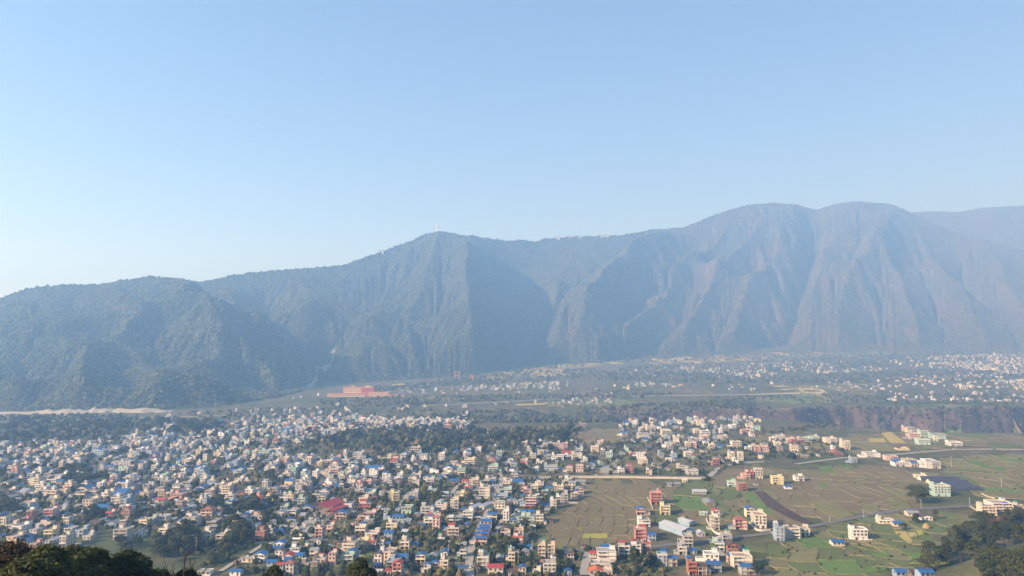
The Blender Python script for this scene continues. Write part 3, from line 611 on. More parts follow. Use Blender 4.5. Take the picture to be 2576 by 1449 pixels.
reg('tankk', flat('black_tank_plastic', (.02, .02, .022), .4, .4)); reg('tankg', flat('green_tank_plastic', (.02, .25, .17), .4, .4)); reg('tankw', flat('steel_tank', (.55, .56, .57), .3, .5)); reg('rod', flat('rebar', (.16, .10, .07), .8)); reg('cloth', flat('hung_cloth', (.45, .22, .12), .9))
reg('brick', mat_wall('raw_brick', (.36, .17, .10)))
# window and door pieces, one mesh of each kind shared by every house
def window_mb(w, h, fr):
    m = MB(); m.box(-w / 2, -.05, 0, w / 2, .02, h, MI[fr]); m.box(-w / 2 + .10, -.075, .10, -.04, -.03, h - .10, MI['glass']); m.box(.04, -.075, .10, w / 2 - .10, -.03, h - .10, MI['glass'])
    m.box(-w / 2 - .12, -.16, -.10, w / 2 + .12, .01, -.02, MI[fr]); return m
def door_mb(w, h, ma):
    m = MB(); m.box(-w / 2 - .08, -.05, 0, w / 2 + .08, .02, h + .08, MI['frame']); m.box(-w / 2, -.085, 0, w / 2, -.03, h, MI[ma]); return m
WIN = {(w, fr): window_mb(w, 1.5, fr) for w in (1.3, 1.9) for fr in ('frame', 'frameb')}
DOOR = {ma: door_mb(2.2 if ma == 'shutter' else 1.1, 2.2, ma) for ma in ('door', 'shutter')}
def gable(w, d, z, over, rise, m, t=.12, axis='x'):
    o = MB(); a, b = w / 2 + over, d / 2 + over
    if axis == 'x':   # ridge runs left to right
        P = [(-a, -b, z), (a, -b, z), (a, 0, z + rise), (-a, 0, z + rise), (a, b, z), (-a, b, z)]
    else:
        P = [(-a, b, z), (-a, -b, z), (0, -b, z + rise), (0, b, z + rise), (a, -b, z), (a, b, z)]
    for q_ in ((0, 1, 2, 3), (3, 2, 4, 5)):
        v = [P[i] for i in q_]; v2 = [(x, y, zz + t) for x, y, zz in v]
        o.add(v + v2, [(3, 2, 1, 0), (4, 5, 6, 7), (0, 1, 5, 4), (1, 2, 6, 5), (2, 3, 7, 6), (3, 0, 4, 7)], m)
    return o
def gable_end(w, d, z, rise, m, axis='x'):
    o = MB()
    if axis == 'x':
        for s_ in (-1, 1): o.add([(s_ * w / 2, -d / 2, z), (s_ * w / 2, d / 2, z), (s_ * w / 2, 0, z + rise), (s_ * (w / 2 - .2), -d / 2, z), (s_ * (w / 2 - .2), d / 2, z), (s_ * (w / 2 - .2), 0, z + rise)], [(0, 1, 2), (5, 4, 3)], m)
    else:
        for s_ in (-1, 1): o.add([(-w / 2, s_ * d / 2, z), (w / 2, s_ * d / 2, z), (0, s_ * d / 2, z + rise), (-w / 2, s_ * (d / 2 - .2), z), (w / 2, s_ * (d / 2 - .2), z), (0, s_ * (d / 2 - .2), z + rise)], [(0, 1, 2), (5, 4, 3)], m)
    return o
def hip(w, d, z, over, rise, m):
    o = MB(); a, b = w / 2 + over, d / 2 + over; r = max(0, a - b) if a > b else 0; r2 = max(0, b - a)
    o.add([(-a, -b, z), (a, -b, z), (a, b, z), (-a, b, z), (-r, -r2, z + rise), (r, -r2, z + rise), (r, r2, z + rise), (-r, r2, z + rise)],
          [(0, 1, 5, 4), (1, 2, 6, 5), (2, 3, 7, 6), (3, 0, 4, 7), (3, 2, 1, 0)] + ([(4, 5, 6, 7)] if r and r2 else []), m); return o
def tank(x, y, z, r, h, m): return MB().lathe([(r * .9, 0), (r, .12), (r, h * .8), (r * .75, h * .93), (r * .3, h)], (x, y, z), 9, m)
SH = 2.5
def house_parts(w, d, fl, wall, roof, seed, lod=0, special=None):
    """lod 0: full, 1: fewer pieces, 2: bare for the distance. Returns [(part name, MB, is_child_of)] and openings"""
    q = random.Random(seed); P = []; op = []; fi = max(1, int(round(fl))); H = fl * SH + .25; W_ = MI['w' + wall]
    trim = MI['trimr'] if wall in 'psr' and q.random() < .6 else MI[q.choice(['trim', 'trim', 'trimg'])]
    unfinished = special == 'raw' or (wall == 'g' and q.random() < .3)
    hw, hd = w / 2, d / 2
    body = MB(); bal = special != 'plain' and fi > 1 and q.random() < .75
    vd = 1.3 if bal else 0     # depth of a veranda carved out of the front
    body.box(-hw, -hd + vd, -1.5, hw, hd, H, W_)
    if vd:  # side piers carry the slabs
        for sx in ((-1, 1) if q.random() < .6 else (q.choice((-1, 1)),)):
            body.box(sx * hw - (.25 if sx > 0 else 0), -hd, -1.5, sx * hw + (.25 if sx < 0 else 0), -hd + vd + .02, H, W_)
        if q.random() < .5:
            x0 = -hw if q.random() < .5 else hw - w * .42; body.box(x0 + .003, -hd + .01, -1.5, x0 + w * .42 - .003, -hd + vd + .02, H - .01, W_)
    P.append(('wall', body))
    sl_ = MB()
    for k in range(1, fi + 1):
        z = min(k * SH + .25, H)
        ov = .22 if lod < 2 else .15; fr = .9 if (bal and k < fi) else (.5 if k == fi else .18)
        sl_.box(-hw - ov, -hd - fr, z - .16, hw + ov, hd + ov, z + .05, trim)
    if fi > 1 or roof in 'fmn': P.append(('floor_slab', sl_))
    if bal and lod < 2:
        rl = MB(); solid = q.random() < .55
        for k in range(1, fi):
            z = k * SH + .30; y = -hd - .84
            if solid: rl.box(-hw - .15, y, z, hw + .15, y + .10, z + .85, trim if q.random() < .5 else W_)
            else:
                rl.box(-hw - .15, y, z + .8, hw + .15, y + .06, z + .88, MI['trimr' if q.random() < .4 else 'trim']); rl.box(-hw - .15, y, z + .35, hw + .15, y + .05, z + .42, MI['trim'])
                for i in range(6 if lod == 0 else 3): xx = -hw - .15 + (w + .25) * i / (5 if lod == 0 else 2); rl.box(xx, y, z, xx + .06, y + .06, z + .82, MI['trim'])
        P.append(('railing', rl)); cm = trim if q.random() < .5 else W_
        for xx in (-hw + .05, 0, hw - .25): P.append(('column', MB().box(xx, -hd - .72, -1.5, xx + .24, -hd - .48, H - .18, cm)))
    if q.random() < .5 and special is None and fl > 1:   # a lower wing beside or behind the house
        an = MB(); sx = q.choice((-1, 1)); aw, ad, ah = w * q.uniform(.35, .6), d * q.uniform(.4, .8), q.choice([2.3, 2.5, 4.8] if fi > 2 else [2.3, 2.5]); x0 = hw + .01 if sx > 0 else -hw - aw - .01; y0 = hd - ad - q.uniform(0, d * .3)
        an.box(x0, y0, -1.5, x0 + aw, y0 + ad, ah, W_ if q.random() < .6 else MI['wg'])
        if q.random() < .5: an.box(x0 - .2 * (sx < 0), y0 - .3, ah, x0 + aw + .2 * (sx > 0), y0 + ad + .2, ah + .16, MI['rf'])
        else:
            rm = MI['r' + q.choice('gdbwg')]; e0, e1 = (.55, .05) if sx < 0 else (.05, .55); zl, zr = (ah + .7, ah + .05) if sx > 0 else (ah + .05, ah + .7)
            an.add([(x0 - e0 + .05, y0 - .4, zl), (x0 + aw + e1 - .05, y0 - .4, zr), (x0 + aw + e1 - .05, y0 + ad + .4, zr), (x0 - e0 + .05, y0 + ad + .4, zl), (x0 - e0 + .05, y0 - .4, zl + .1), (x0 + aw + e1 - .05, y0 - .4, zr + .1), (x0 + aw + e1 - .05, y0 + ad + .4, zr + .1), (x0 - e0 + .05, y0 + ad + .4, zl + .1)], [(3, 2, 1, 0), (4, 5, 6, 7), (0, 1, 5, 4), (1, 2, 6, 5), (2, 3, 7, 6), (3, 0, 4, 7)], rm)
        P.append(('annex', an))
    top = H + .05
    if roof in 'fmn':
        pr = MB(); ph = q.choice([.35, .7, .95]); t = .14; a, b, c_, e = -hw - .18, -hd - .45, hw + .18, hd + .18
        pr.box(a, b, top, c_, b + t, top + ph, W_ if q.random() < .5 else trim); pr.box(a, e - t, top, c_, e, top + ph, W_); pr.box(a, b + t, top, a + t, e - t, top + ph, W_); pr.box(c_ - t, b + t, top, c_, e - t, top + ph, W_)
        pr.box(a + t, b + t, top - .02, c_ - t, e - t, top + .03, MI['rf'])
        P.append(('parapet', pr))
        sw, sd = min(w * .48, 3.4), min(d * .45, 4.0); sx = q.choice((-1, 1)); x0 = sx * (hw - sw / 2 - .1) - sw / 2; y0 = hd - sd - .1
        if roof == 'f':
            if q.random() < .85:
                st = MB(); st.box(x0, y0, top + .03, x0 + sw, y0 + sd, top + 2.5, W_); st.box(x0 - .25, y0 - .3, top + 2.5, x0 + sw + .25, y0 + sd + .25, top + 2.66, trim)
                P.append(('stair_head', st)); tz = top + 2.66; tx, ty = x0 + sw * .5, y0 + sd * .5
            else: tz = top + .03; tx, ty = 0, hd * .4
            tm = MI[q.choice(['tankk', 'tankk', 'tankk', 'tankg', 'tankw', 'tankw'])] if special != 'green tanks' else MI['tankg']
            if lod < 2:
                for k in range(2 if special in ('green tanks', 'two tanks') else q.choice([0, 1, 1, 1, 2])): P.append(('water_tank', tank(tx - .75 + 1.5 * k, ty, tz, .62, 1.35, tm)))
            if unfinished or q.random() < .3:
                for xx in (-hw + .2, 0, hw - .2):
                    for yy in (-hd + .3, hd - .3): P.append(('roof_post', MB().box(xx - .09, yy - .09, top, xx + .09, yy + .09, top + q.uniform(.8, 1.4), MI['trimg' if q.random() < .5 else 'rod'])))
            elif lod == 0 and q.random() < .35:
                P.append(('washing', MB().box(-hw * .7, -hd * .2, top + .9, hw * .3, -hd * .2 + .05, top + 1.7, MI['cloth'])))
        else:
            r_ = MI['rb' if roof == 'm' else 'rr']; ww, dd = w * .58, d * .62; ox = sx * (hw - ww / 2)
            st = MB(); st.box(ox - ww / 2 + .02, hd - dd, top + .03, ox + ww / 2 - .02, hd - .02, top + 2.2, W_); P.append(('rooftop_room', st))
            g = gable(ww, dd, top + 2.2, .5, .8, r_, .1, q.choice('xy')); g.v = [(x + ox, y + hd - dd / 2, z) for x, y, z in g.v]; P.append(('roof', g))
            if lod < 2: P.append(('water_tank', tank(-ox, hd * .5, top + .03, .6, 1.3, MI[q.choice(['tankk', 'tankw', 'tankg'])])))
    elif roof == 'h':
        P.append(('roof', hip(w, d, H, .7, min(w, d) * .28, MI['rh'])))
    else:
        ax = 'x' if w > d * 1.15 or q.random() < .35 else 'y'; rise = (d if ax == 'x' else w) * .2
        g = gable(w, d, H, .55, rise, MI['r' + roof], .12, ax); ge = gable_end(w, d, H, rise, W_, ax); body.v, n0 = body.v, len(body.v)
        body.add(ge.v, ge.f, W_); P.append(('roof', g))
    fr = q.choice(['frame', 'frame', 'frameb']); ww = 1.9 if w > 8 else 1.3
    yf = -hd + vd
    if lod < 2 or True:
        n = max(2, int(w / 2.7)) if lod < 2 else 2
        for k in range(fi):
            z = k * SH + 1.15
            if k == 0 and fi > 1:
                op.append(('door', 'shutter', -w * .25, yf, .1, 0)); op.append(('door', 'shutter' if q.random() < .6 else 'door', w * .2, yf, .1, 0)); continue
            for i in range(n):
                x = -hw + w * (i + .5) / n
                if i == n // 2 and q.random() < .5 and k * SH + .2 < H - 2.4: op.append(('door', 'door', x, yf, k * SH + .28, 0))
                else: op.append(('window', (ww if w / n > 2.3 else 1.3, fr), x, yf, z, 0))
        for sd_ in (-1, 1):
            if q.random() < (.7 if lod < 2 else .45):
                m = max(1, int(d / 3.6)) if lod < 2 else 1
                for k in range(fi):
                    for i in range(m): op.append(('window', (1.3, fr), sd_ * hw, -hd + vd + (d - vd) * (i + .5) / m, k * SH + 1.15, R(90) * sd_))
    return P, op
# ------------------------------------------------------------------ the survey of houses: x, y of the foot, width, storeys, wall, roof, depth/width
HL = {
'A': '120,250,130,1,o,f,1;210,295,110,1,w,g,1.5;300,290,120,1,w,g,2;570,205,150,1,c,f,1.2;600,295,130,2,c,f,1.4;470,300,90,1,c,f,1;490,150,150,3,c,f,1.2;740,140,160,2,c,f,1;900,295,100,2,o,n,1.2;975,230,120,3,o,f,1;1150,320,170,2,k,f,1;1320,310,150,2,k,f,1;1500,340,110,2,c,f,1.2;1625,260,95,2,o,b,1;1250,485,170,3,o,f,1.4;1650,450,140,3,c,f,1.3;1765,470,110,3,b,f,2.2;1775,530,130,1,w,f,1.8;1900,300,90,1,w,b,2;2070,330,150,2,o,f,1.2;2310,330,120,3,k,f,1;2420,330,90,2,p,f,1;2280,440,150,2,o,r,1;350,490,170,2,c,f,1.2;730,430,120,2,y,f,1.6;40,800,90,4,c,f,2.6;125,815,110,2,o,f,1.6;420,660,90,3,r,h,1.8;690,630,150,3,p,f,1.3;350,735,80,2,s,f,1.6;235,840,170,2,w,f,1.3;160,995,170,2,o,f,1.3;470,880,130,2,g,f,1.6;400,945,140,1,b,b,1;330,1000,140,1,g,b,1;470,1045,110,1,s,f,1.6;690,895,140,2,y,f,1.3;945,750,90,3,c,f,2;975,865,130,2,c,f,1.3;1135,890,130,2,b,f,1.5;900,1035,110,3,c,f,2.4;1080,1175,180,2,b,f,1;1560,630,110,2,p,f,1.3;1800,645,140,3,r,n,1.2;1760,745,100,2,r,f,1.2;1720,935,220,3,c,f,1;1990,895,120,1,w,f,1.3;2050,745,130,2,y,f,1.1;2280,690,220,2,w,f,.9;1950,705,110,1,g,g,1.4;2340,925,150,3,c,f,1.4;2470,775,100,1,w,d,1;1580,750,200,1,b,g,1;2480,890,110,2,c,f,1;660,240,110,1,g,g,1.4;60,150,120,1,p,g,1.5;250,90,110,1,p,f,1.4;50,375,140,1,g,g,1.6;240,390,80,1,w,g,1;1220,570,120,1,w,f,1.2;850,560,110,1,g,f,1.2;1450,690,110,1,g,g,1.2;1330,740,160,1,r,d,1;2150,720,120,2,g,f,1.3;700,990,140,1,g,w,1.3;1240,930,140,1,g,f,1',
'B': '975,125,120,2,c,f,1.2;1100,145,90,2,p,f,1;480,95,130,2,g,f,1;650,105,110,1,r,d,1;795,305,140,4,o,f,1;545,305,110,2,p,f,1.5;490,445,75,3,b,f,1.5;405,435,80,2,c,f,1;90,355,190,2,s,f,1;125,465,110,2,s,f,1.2;1000,325,110,2,s,d,.8;1130,325,120,3,w,f,1;1245,305,100,2,w,f,1.3;850,375,130,2,c,f,1.3;820,475,120,2,t,f,1.2;1260,385,110,2,s,f,1;1430,375,120,2,y,n,1;1350,445,110,1,w,b,1;1640,235,140,2,o,f,1;1885,220,140,3,o,f,1;1720,405,110,3,o,f,1;1880,455,120,3,t,f,1;1840,300,130,1,c,f,1;2090,355,120,2,g,f,1;2215,315,140,2,g,m,1.2;2220,200,130,1,p,f,1;2425,205,160,1,k,b,.9;1630,545,110,2,t,f,1.2;1745,595,140,2,g,f,1.2;520,630,190,3,p,h,1;690,600,120,2,p,f,1;270,755,200,3,c,f,1.1;590,770,160,2,k,f,1.4;60,765,120,1,w,d,1;110,885,170,2,w,f,1.1;520,915,150,2,c,f,1;730,965,170,2,c,f,1;970,755,170,3,o,f,1.2;1240,640,190,1,p,f,1;1130,585,90,1,w,f,1;1230,770,120,1,b,g,1.4;1290,965,150,3,r,f,1.3;1430,875,80,2,g,f,1;1540,870,130,1,b,b,1.2;1620,795,110,1,g,g,1;1690,690,100,1,g,b,1;1770,750,110,1,g,g,1;2130,915,120,3,p,f,1.1;2290,825,110,2,p,f,1.4;2440,640,180,2,p,b,1;2110,995,110,1,w,g,1;1560,1040,200,1,w,b,.8;1540,1105,160,1,b,b,.8;1275,1255,180,2,w,b,.9;1100,1255,180,1,c,f,.6;1560,1200,130,2,w,d,1;1680,1220,170,1,p,r,1;1850,1215,110,1,t,b,1.4;1450,1315,150,1,b,b,1;1575,1400,110,2,b,r,1;1710,1440,140,3,g,h,1;1960,1100,110,1,c,f,1;2060,1185,130,2,w,g,1.2;2320,1290,120,3,p,f,1.2;1920,1395,150,2,k,f,1;2065,1420,100,3,k,f,1;480,1449,220,1,w,f,.5;930,1449,180,1,w,b,.8;2260,1100,130,1,g,g,1;2400,1030,110,1,k,d,1;230,180,120,2,g,f,1.2;300,60,110,1,w,g,1.2;90,110,80,2,c,f,1.2;1480,710,90,1,g,g,1;1950,230,100,2,p,f,1;2460,500,130,2,w,f,1',
'C': '135,185,150,2,c,f,.9;275,185,110,2,p,f,1;390,165,120,2,p,f,1;20,205,80,2,k,f,1;280,285,140,2,g,f,1.2;430,295,150,1,t,f,1;775,408,155,4,y,f,.8;1085,175,110,3,c,f,1;330,415,140,2,o,f,1.2;480,375,90,1,p,r,1;90,505,170,2,w,f,1;590,335,90,1,g,f,1;1060,365,130,3,g,f,1;1320,285,150,2,t,f,.9;1790,155,100,2,o,r,1;1920,175,150,3,o,f,1;1840,245,130,2,p,f,1;1705,345,155,2,y,f,1;2070,335,180,4,c,f,1;2150,125,180,2,c,f,1;2400,125,150,1,c,f,1;1640,120,170,1,k,b,.8;1490,305,140,1,w,w,.8;560,505,90,1,w,w,1;660,545,160,1,t,g,.7;950,555,160,2,t,f,1.2;350,500,190,2,p,n,.9;410,640,190,2,p,f,.9;40,640,120,2,w,b,1;265,735,115,2,r,h,1;400,740,150,2,c,f,1;290,845,170,2,c,m,.9;830,690,180,2,b,b,.9;1220,590,150,3,g,f,1;1430,545,220,2,p,f,.8;1640,520,130,4,c,f,1.2;1580,695,105,2,w,f,1;1695,695,105,2,b,f,1;1830,660,160,3,w,f,1;1255,700,130,2,w,n,1;1375,785,125,4,p,f,1.3;740,795,180,2,o,f,1;690,930,140,2,b,b,1;450,945,200,2,p,f,1;320,1050,170,2,y,f,.9;465,1055,110,2,p,f,1;575,1045,100,1,c,f,1;675,1035,100,1,y,b,1;925,1075,150,2,c,f,1.5;1070,1050,100,1,g,b,1;1620,915,190,3,p,n,1;1730,965,120,1,w,d,1;1450,965,110,1,g,f,1;2085,665,150,1,c,f,1;2185,650,150,2,t,b,.8;2095,760,180,2,p,b,.8;2075,835,180,2,p,b,.7;2055,885,180,2,p,b,.7;2040,940,180,2,p,b,.7;2020,1010,190,2,p,b,.8;2290,525,180,3,c,f,1;2330,375,170,2,b,f,1;2390,285,160,2,t,f,1;2375,875,160,2,p,d,1;2380,695,95,4,w,f,1;2460,1285,95,3,o,f,1;2050,1355,185,3,g,f,1;2230,1449,250,2,p,r,.8;1765,1185,80,2,b,f,1.4;1745,1445,110,2,b,b,1;1490,1405,135,3,o,f,1;1250,1405,90,2,w,b,1;1365,1375,90,2,w,b,1;1155,1265,155,2,o,b,.9;695,1275,165,3,o,f,1.6;885,1285,165,2,c,b,1;815,1445,150,3,p,r,1;680,1449,90,1,p,r,1;530,1365,90,1,b,b,1;540,1449,130,1,g,w,1;100,1265,190,2,t,m,1.1;300,1255,160,1,g,g,1;2460,1445,105,1,g,d,1;1100,620,110,1,k,g,1;960,700,110,1,b,w,1;720,300,110,1,g,g,1;2230,200,110,1,g,g,1;1960,270,110,1,w,g,1;1940,350,100,1,k,g,1;2450,420,120,1,g,g,1;1300,130,110,2,g,f,1;1400,100,120,1,k,g,1;540,130,130,1,k,d,1;830,120,140,1,k,d,1;700,120,110,1,g,f,1;180,400,100,1,k,d,1;1580,880,80,1,r,r,1;120,960,160,1,p,d,1',
'D': '110,135,160,1,b,b,1;350,265,110,3,c,f,1;430,175,110,2,p,m,1;555,265,110,2,t,b,1;675,265,90,3,y,f,1;735,275,70,3,c,f,1;190,265,60,2,p,f,1;785,395,95,3,g,f,1.2;695,390,60,2,w,f,1;300,490,160,4,p,f,1.1;620,485,90,3,w,f,1;510,475,120,1,b,b,.8;925,345,110,2,p,m,1;1000,275,120,2,p,g,1;1010,135,150,1,g,g,.8;890,150,110,1,c,g,1;250,580,190,1,b,b,.7;140,690,150,2,t,f,1;290,695,130,2,t,f,1;425,705,110,3,c,f,1.1;575,698,60,1,r,d,1;125,945,140,3,o,f,.8;45,745,100,2,b,b,1;240,1080,150,1,b,b,.6;455,1220,110,4,o,f,1;595,1222,105,4,o,f,1;500,1310,160,1,p,h,.6;570,1449,190,3,g,f,.9;60,1275,140,3,o,f,.8;40,1445,130,1,k,d,.9;175,1449,110,2,o,b,1.2;800,1175,70,1,c,f,1;870,1235,80,2,k,d,1;1065,1062,75,1,r,d,.7;1400,1090,180,1,b,b,.8;1190,1235,90,2,g,r,1.2;1390,1265,280,3,w,f,.7;1300,1345,290,1,p,f,.6;1240,1449,200,1,g,e,.9;1390,1449,170,1,p,f,.9;830,1449,110,1,b,b,1;1640,1185,165,3,g,n,1;1815,1165,135,3,w,n,1;1960,1135,125,3,p,f,1;2020,1165,90,1,p,d,1;1880,575,130,2,p,b,1;1930,745,170,2,w,f,1;1880,935,165,3,s,n,1;2040,955,115,2,b,b,1;2100,425,160,4,s,f,.9;2230,575,140,3,y,f,1;2190,1315,140,3,b,m,1;2335,1312,130,2,c,b,1;2400,165,90,1,k,g,1;2290,165,60,1,g,g,1;60,420,120,1,g,g,1;60,60,110,2,c,f,1;300,180,80,1,k,g,1;480,300,80,1,k,d,1;220,1150,90,1,g,g,1;380,1445,120,1,c,f,1',
'E': '75,110,70,1,c,f,1;285,280,200,1,g,w,.5;450,445,140,1,k,g,1.8;340,585,110,1,t,w,.7;505,795,125,4,c,f,1.2;520,600,110,2,c,r,1;755,175,125,2,t,f,1;900,235,125,3,r,f,1;1410,140,160,3,y,f,.8;1720,90,130,2,w,f,1;1560,205,110,1,w,b,.7;880,785,180,3,p,h,1;1160,765,170,4,c,f,1.4;1010,610,120,3,c,b,1;1440,948,130,4,b,f,1.1;1630,915,190,3,c,f,1;1800,875,140,2,c,f,.9;310,885,110,1,g,w,1.2;120,1035,140,3,g,f,1;40,1145,120,2,g,f,1;195,1135,100,1,b,b,1;570,1095,140,2,t,f,1.6;680,965,140,2,g,f,1;760,1115,170,2,r,d,1;460,1255,210,2,w,f,.8;490,1395,220,2,b,b,.7;320,1435,130,2,k,d,1;180,1435,125,3,r,m,1.1;740,1265,110,2,p,b,1;905,1345,280,3,c,f,.8;980,1435,220,2,g,b,.8;2280,1022,180,1,c,b,.8;1100,150,60,1,g,d,1;950,60,120,2,s,f,1;1130,50,90,3,c,f,1;1030,50,70,2,p,f,1',
'F': '165,938,220,3,w,f,.8;540,705,220,1,c,f,.6;720,745,150,1,o,b,.8;930,595,170,1,c,g,.8;1120,655,170,1,w,d,1;1345,308,230,4,t,f,.7;2015,585,210,3,o,f,.8;2215,535,290,3,c,f,.8;2450,525,100,2,p,f,1;2370,615,90,1,p,f,1;780,1449,200,1,b,b,.8;1130,1449,210,1,b,b,.8;960,1449,140,1,k,d,1;1040,45,160,1,c,f,.5',
'G': '370,345,80,4,c,f,1;410,348,70,4,p,f,1;335,290,70,4,g,f,1;510,350,70,2,w,f,1;560,358,60,2,w,f,1;650,300,50,2,c,f,1;870,345,45,3,o,f,1;935,290,60,3,o,f,1;1095,320,65,3,w,f,1;1405,275,30,4,w,f,1;1400,322,60,2,r,h,1;1470,312,75,2,p,r,1;1560,280,70,2,o,f,1;1215,508,80,3,p,f,1;1285,562,60,3,w,f,1;1425,572,50,4,w,f,1;780,562,75,4,g,f,1;625,578,45,3,p,n,1;150,432,45,3,r,f,1;60,532,90,3,t,f,1;140,522,70,3,c,f,1;1640,602,80,3,y,f,1;1580,672,60,3,t,f,1;1475,652,75,2,w,b,1;1060,592,60,3,p,n,1;1520,602,55,2,p,f,1;1810,582,60,2,p,r,1;1820,642,80,2,t,f,1;1930,400,75,1,t,f,1;580,682,110,3,p,f,1;685,692,70,2,p,f,1;485,622,40,3,y,f,1;545,612,70,3,g,f,1;275,672,60,3,t,f,1;210,592,60,3,p,f,1',
'H': '500,560,80,3,c,f,1;350,562,100,2,w,f,1;420,520,70,1,p,r,1;400,475,65,3,p,f,1;320,470,100,3,p,f,1;220,530,50,3,c,f,1;160,557,50,3,c,f,1;90,592,60,2,p,f,1;520,500,55,2,t,f,1;640,500,60,3,o,f,1;700,522,35,3,w,f,1;750,542,50,3,t,f,1;680,440,50,2,p,f,1;300,642,110,2,b,f,1;440,652,55,2,p,n,1;520,652,60,3,p,f,1;840,662,50,2,w,f,1;900,657,55,3,r,n,1;1010,592,70,2,o,f,1;1055,672,45,2,c,f,1;990,552,60,3,w,f,1;930,537,55,2,p,f,1;1145,552,40,3,b,f,1;1205,582,50,2,w,f,1;1300,652,55,3,p,f,1;1390,672,90,2,g,f,1;1010,392,90,3,c,f,1;1190,382,75,4,y,f,1;1070,332,70,3,c,f,1;1300,412,50,3,c,f,1;1355,467,40,3,y,f,1;1400,467,40,3,p,f,1;1200,462,45,3,w,f,1;1480,412,70,3,p,f,1;1490,372,70,3,w,f,1;1450,292,60,4,p,f,1;1540,482,45,3,o,f,1;1625,412,70,3,o,f,1;1730,472,75,4,c,f,1;1640,332,60,3,g,f,1;1700,322,55,3,w,f,1;1800,362,65,3,s,f,1;1880,332,60,3,t,f,1;1830,312,60,3,p,f,1;545,310,50,3,g,f,1;880,292,50,2,w,b,1;860,372,55,2,w,b,1;1245,292,60,2,b,b,1;1570,602,50,3,r,f,1;1760,562,40,4,o,f,1;1690,552,50,3,c,f,1;1730,582,60,2,w,f,1;1830,702,55,3,s,f,1;1900,702,60,4,c,f,1;1890,500,45,3,s,f,1;1950,500,50,3,p,f,1;1820,490,50,2,w,f,1;1245,537,35,2,w,f,1;1400,552,35,2,t,r,1',
'I': '40,415,45,2,w,f,1;100,410,60,3,g,f,1;180,432,60,3,p,f,1;205,492,55,3,o,f,1;255,427,40,3,p,f,1;295,427,45,3,b,f,1;360,402,70,2,t,f,1;490,432,85,3,c,f,1;600,482,65,5,o,f,1;530,527,60,2,r,n,1;1095,342,80,3,p,f,1;1130,397,80,3,p,f,1;1210,382,70,4,t,f,1;1205,442,90,3,t,f,1;1320,397,105,3,t,f,1;1450,452,90,2,w,f,1;1045,482,90,1,y,d,1;810,537,110,2,w,f,1;955,562,90,2,p,f,1;1100,572,90,1,o,f,1;1025,607,100,2,w,b,1;1125,612,50,2,p,b,1;1190,612,50,2,w,f,1;1250,592,80,2,w,f,1;1275,622,105,3,w,f,1;660,582,50,2,b,f,1'}
houses = []
def add_house(p, w, fl, wall, roof, L, rz, special=None, src=''):
    u, v, s = proj(p); houses.append(dict(p=p, w=w, d=w * L, fl=fl, wall=wall, roof=roof, rz=rz, sp=special, src=src, u=u, v=v, s=s, size=s * max(w, 3 * fl)))
SPEC = {('E', 905): 'green tanks', ('E', 1440): 'two tanks', ('E', 1630): 'two tanks', ('F', 2015): 'raw', ('F', 540): 'raw', ('D', 455): 'two tanks'}
for c, txt in HL.items():
    for row in txt.split(';'):
        r = row.split(','); x, y, w, fl = (float(t) for t in r[:4]); L = float(r[6]) if len(r) > 6 else 1
        u, v = cuv(c, x, min(y, 1449 if c in 'ABCDEF' else y)); p = hit(u, v); sc = proj(p)[2]
        wm = w / CROP[c][2] / NAT / sc * (.86 if c in 'ABC' else .94); wm = min(max(wm, 4.5), 22); L = max(.65, min(2.2, L)) * rnd.uniform(.95, 1.15)
        rz = -R(3.5 + 4.5 * float(sstep(200, 700, p.x))) + R(rnd.uniform(-3, 3)); dm = wm * L
        q_ = p + Vector((-math.sin(rz), math.cos(rz), 0)) * (dm / 2); q_.z = float(ground_z(q_.x, q_.y))
        add_house(q_, wm, fl, r[4], r[5], L, rz, SPEC.get((c, int(x))), c)
n_listed = len(houses)
# the rest of the towns: street by street, thinning out as in the photograph
occ = {}
def cell(p): return int(p.x // 24), int(p.y // 24)
for h in houses: occ.setdefault(cell(h['p']), []).append((h['p'].x, h['p'].y, max(h['w'], h['d']) / 2))
for pl, wid in road_lines:
    for a, b in zip(pl, pl[1:]):
        n = int((b - a).length / 6) + 1
        for k in range(n): t = a.lerp(b, k / n); occ.setdefault(cell(t), []).append((t.x, t.y, wid / 2 + .5))
for c_, x_, y_, r_ in (('B', 2190, 540, 13), ('B', 2230, 480, 12), ('G', 905, 640, 11), ('E', 90, 830, 14), ('F', 1300, 80, 16), ('F', 1450, 130, 16), ('F', 1560, 170, 16), ('F', 1650, 220, 16), ('B', 1950, 780, 12), ('B', 2060, 690, 11), ('F', 985, 400, 9), ('F', 1110, 760, 4), ('C', 2040, 470, 8), ('C', 1900, 490, 9), ('C', 1410, 420, 7)):
    t = cpt(c_, x_, y_); occ.setdefault(cell(t), []).append((t.x, t.y, r_))
def free(p, r):
    cx, cy_ = cell(p)
    for i in (-1, 0, 1):
        for j in (-1, 0, 1):
            for x, y, q_ in occ.get((cx + i, cy_ + j), ()):
                if (x - p.x) ** 2 + (y - p.y) ** 2 < (r + q_) ** 2 * .80: return False
    return True
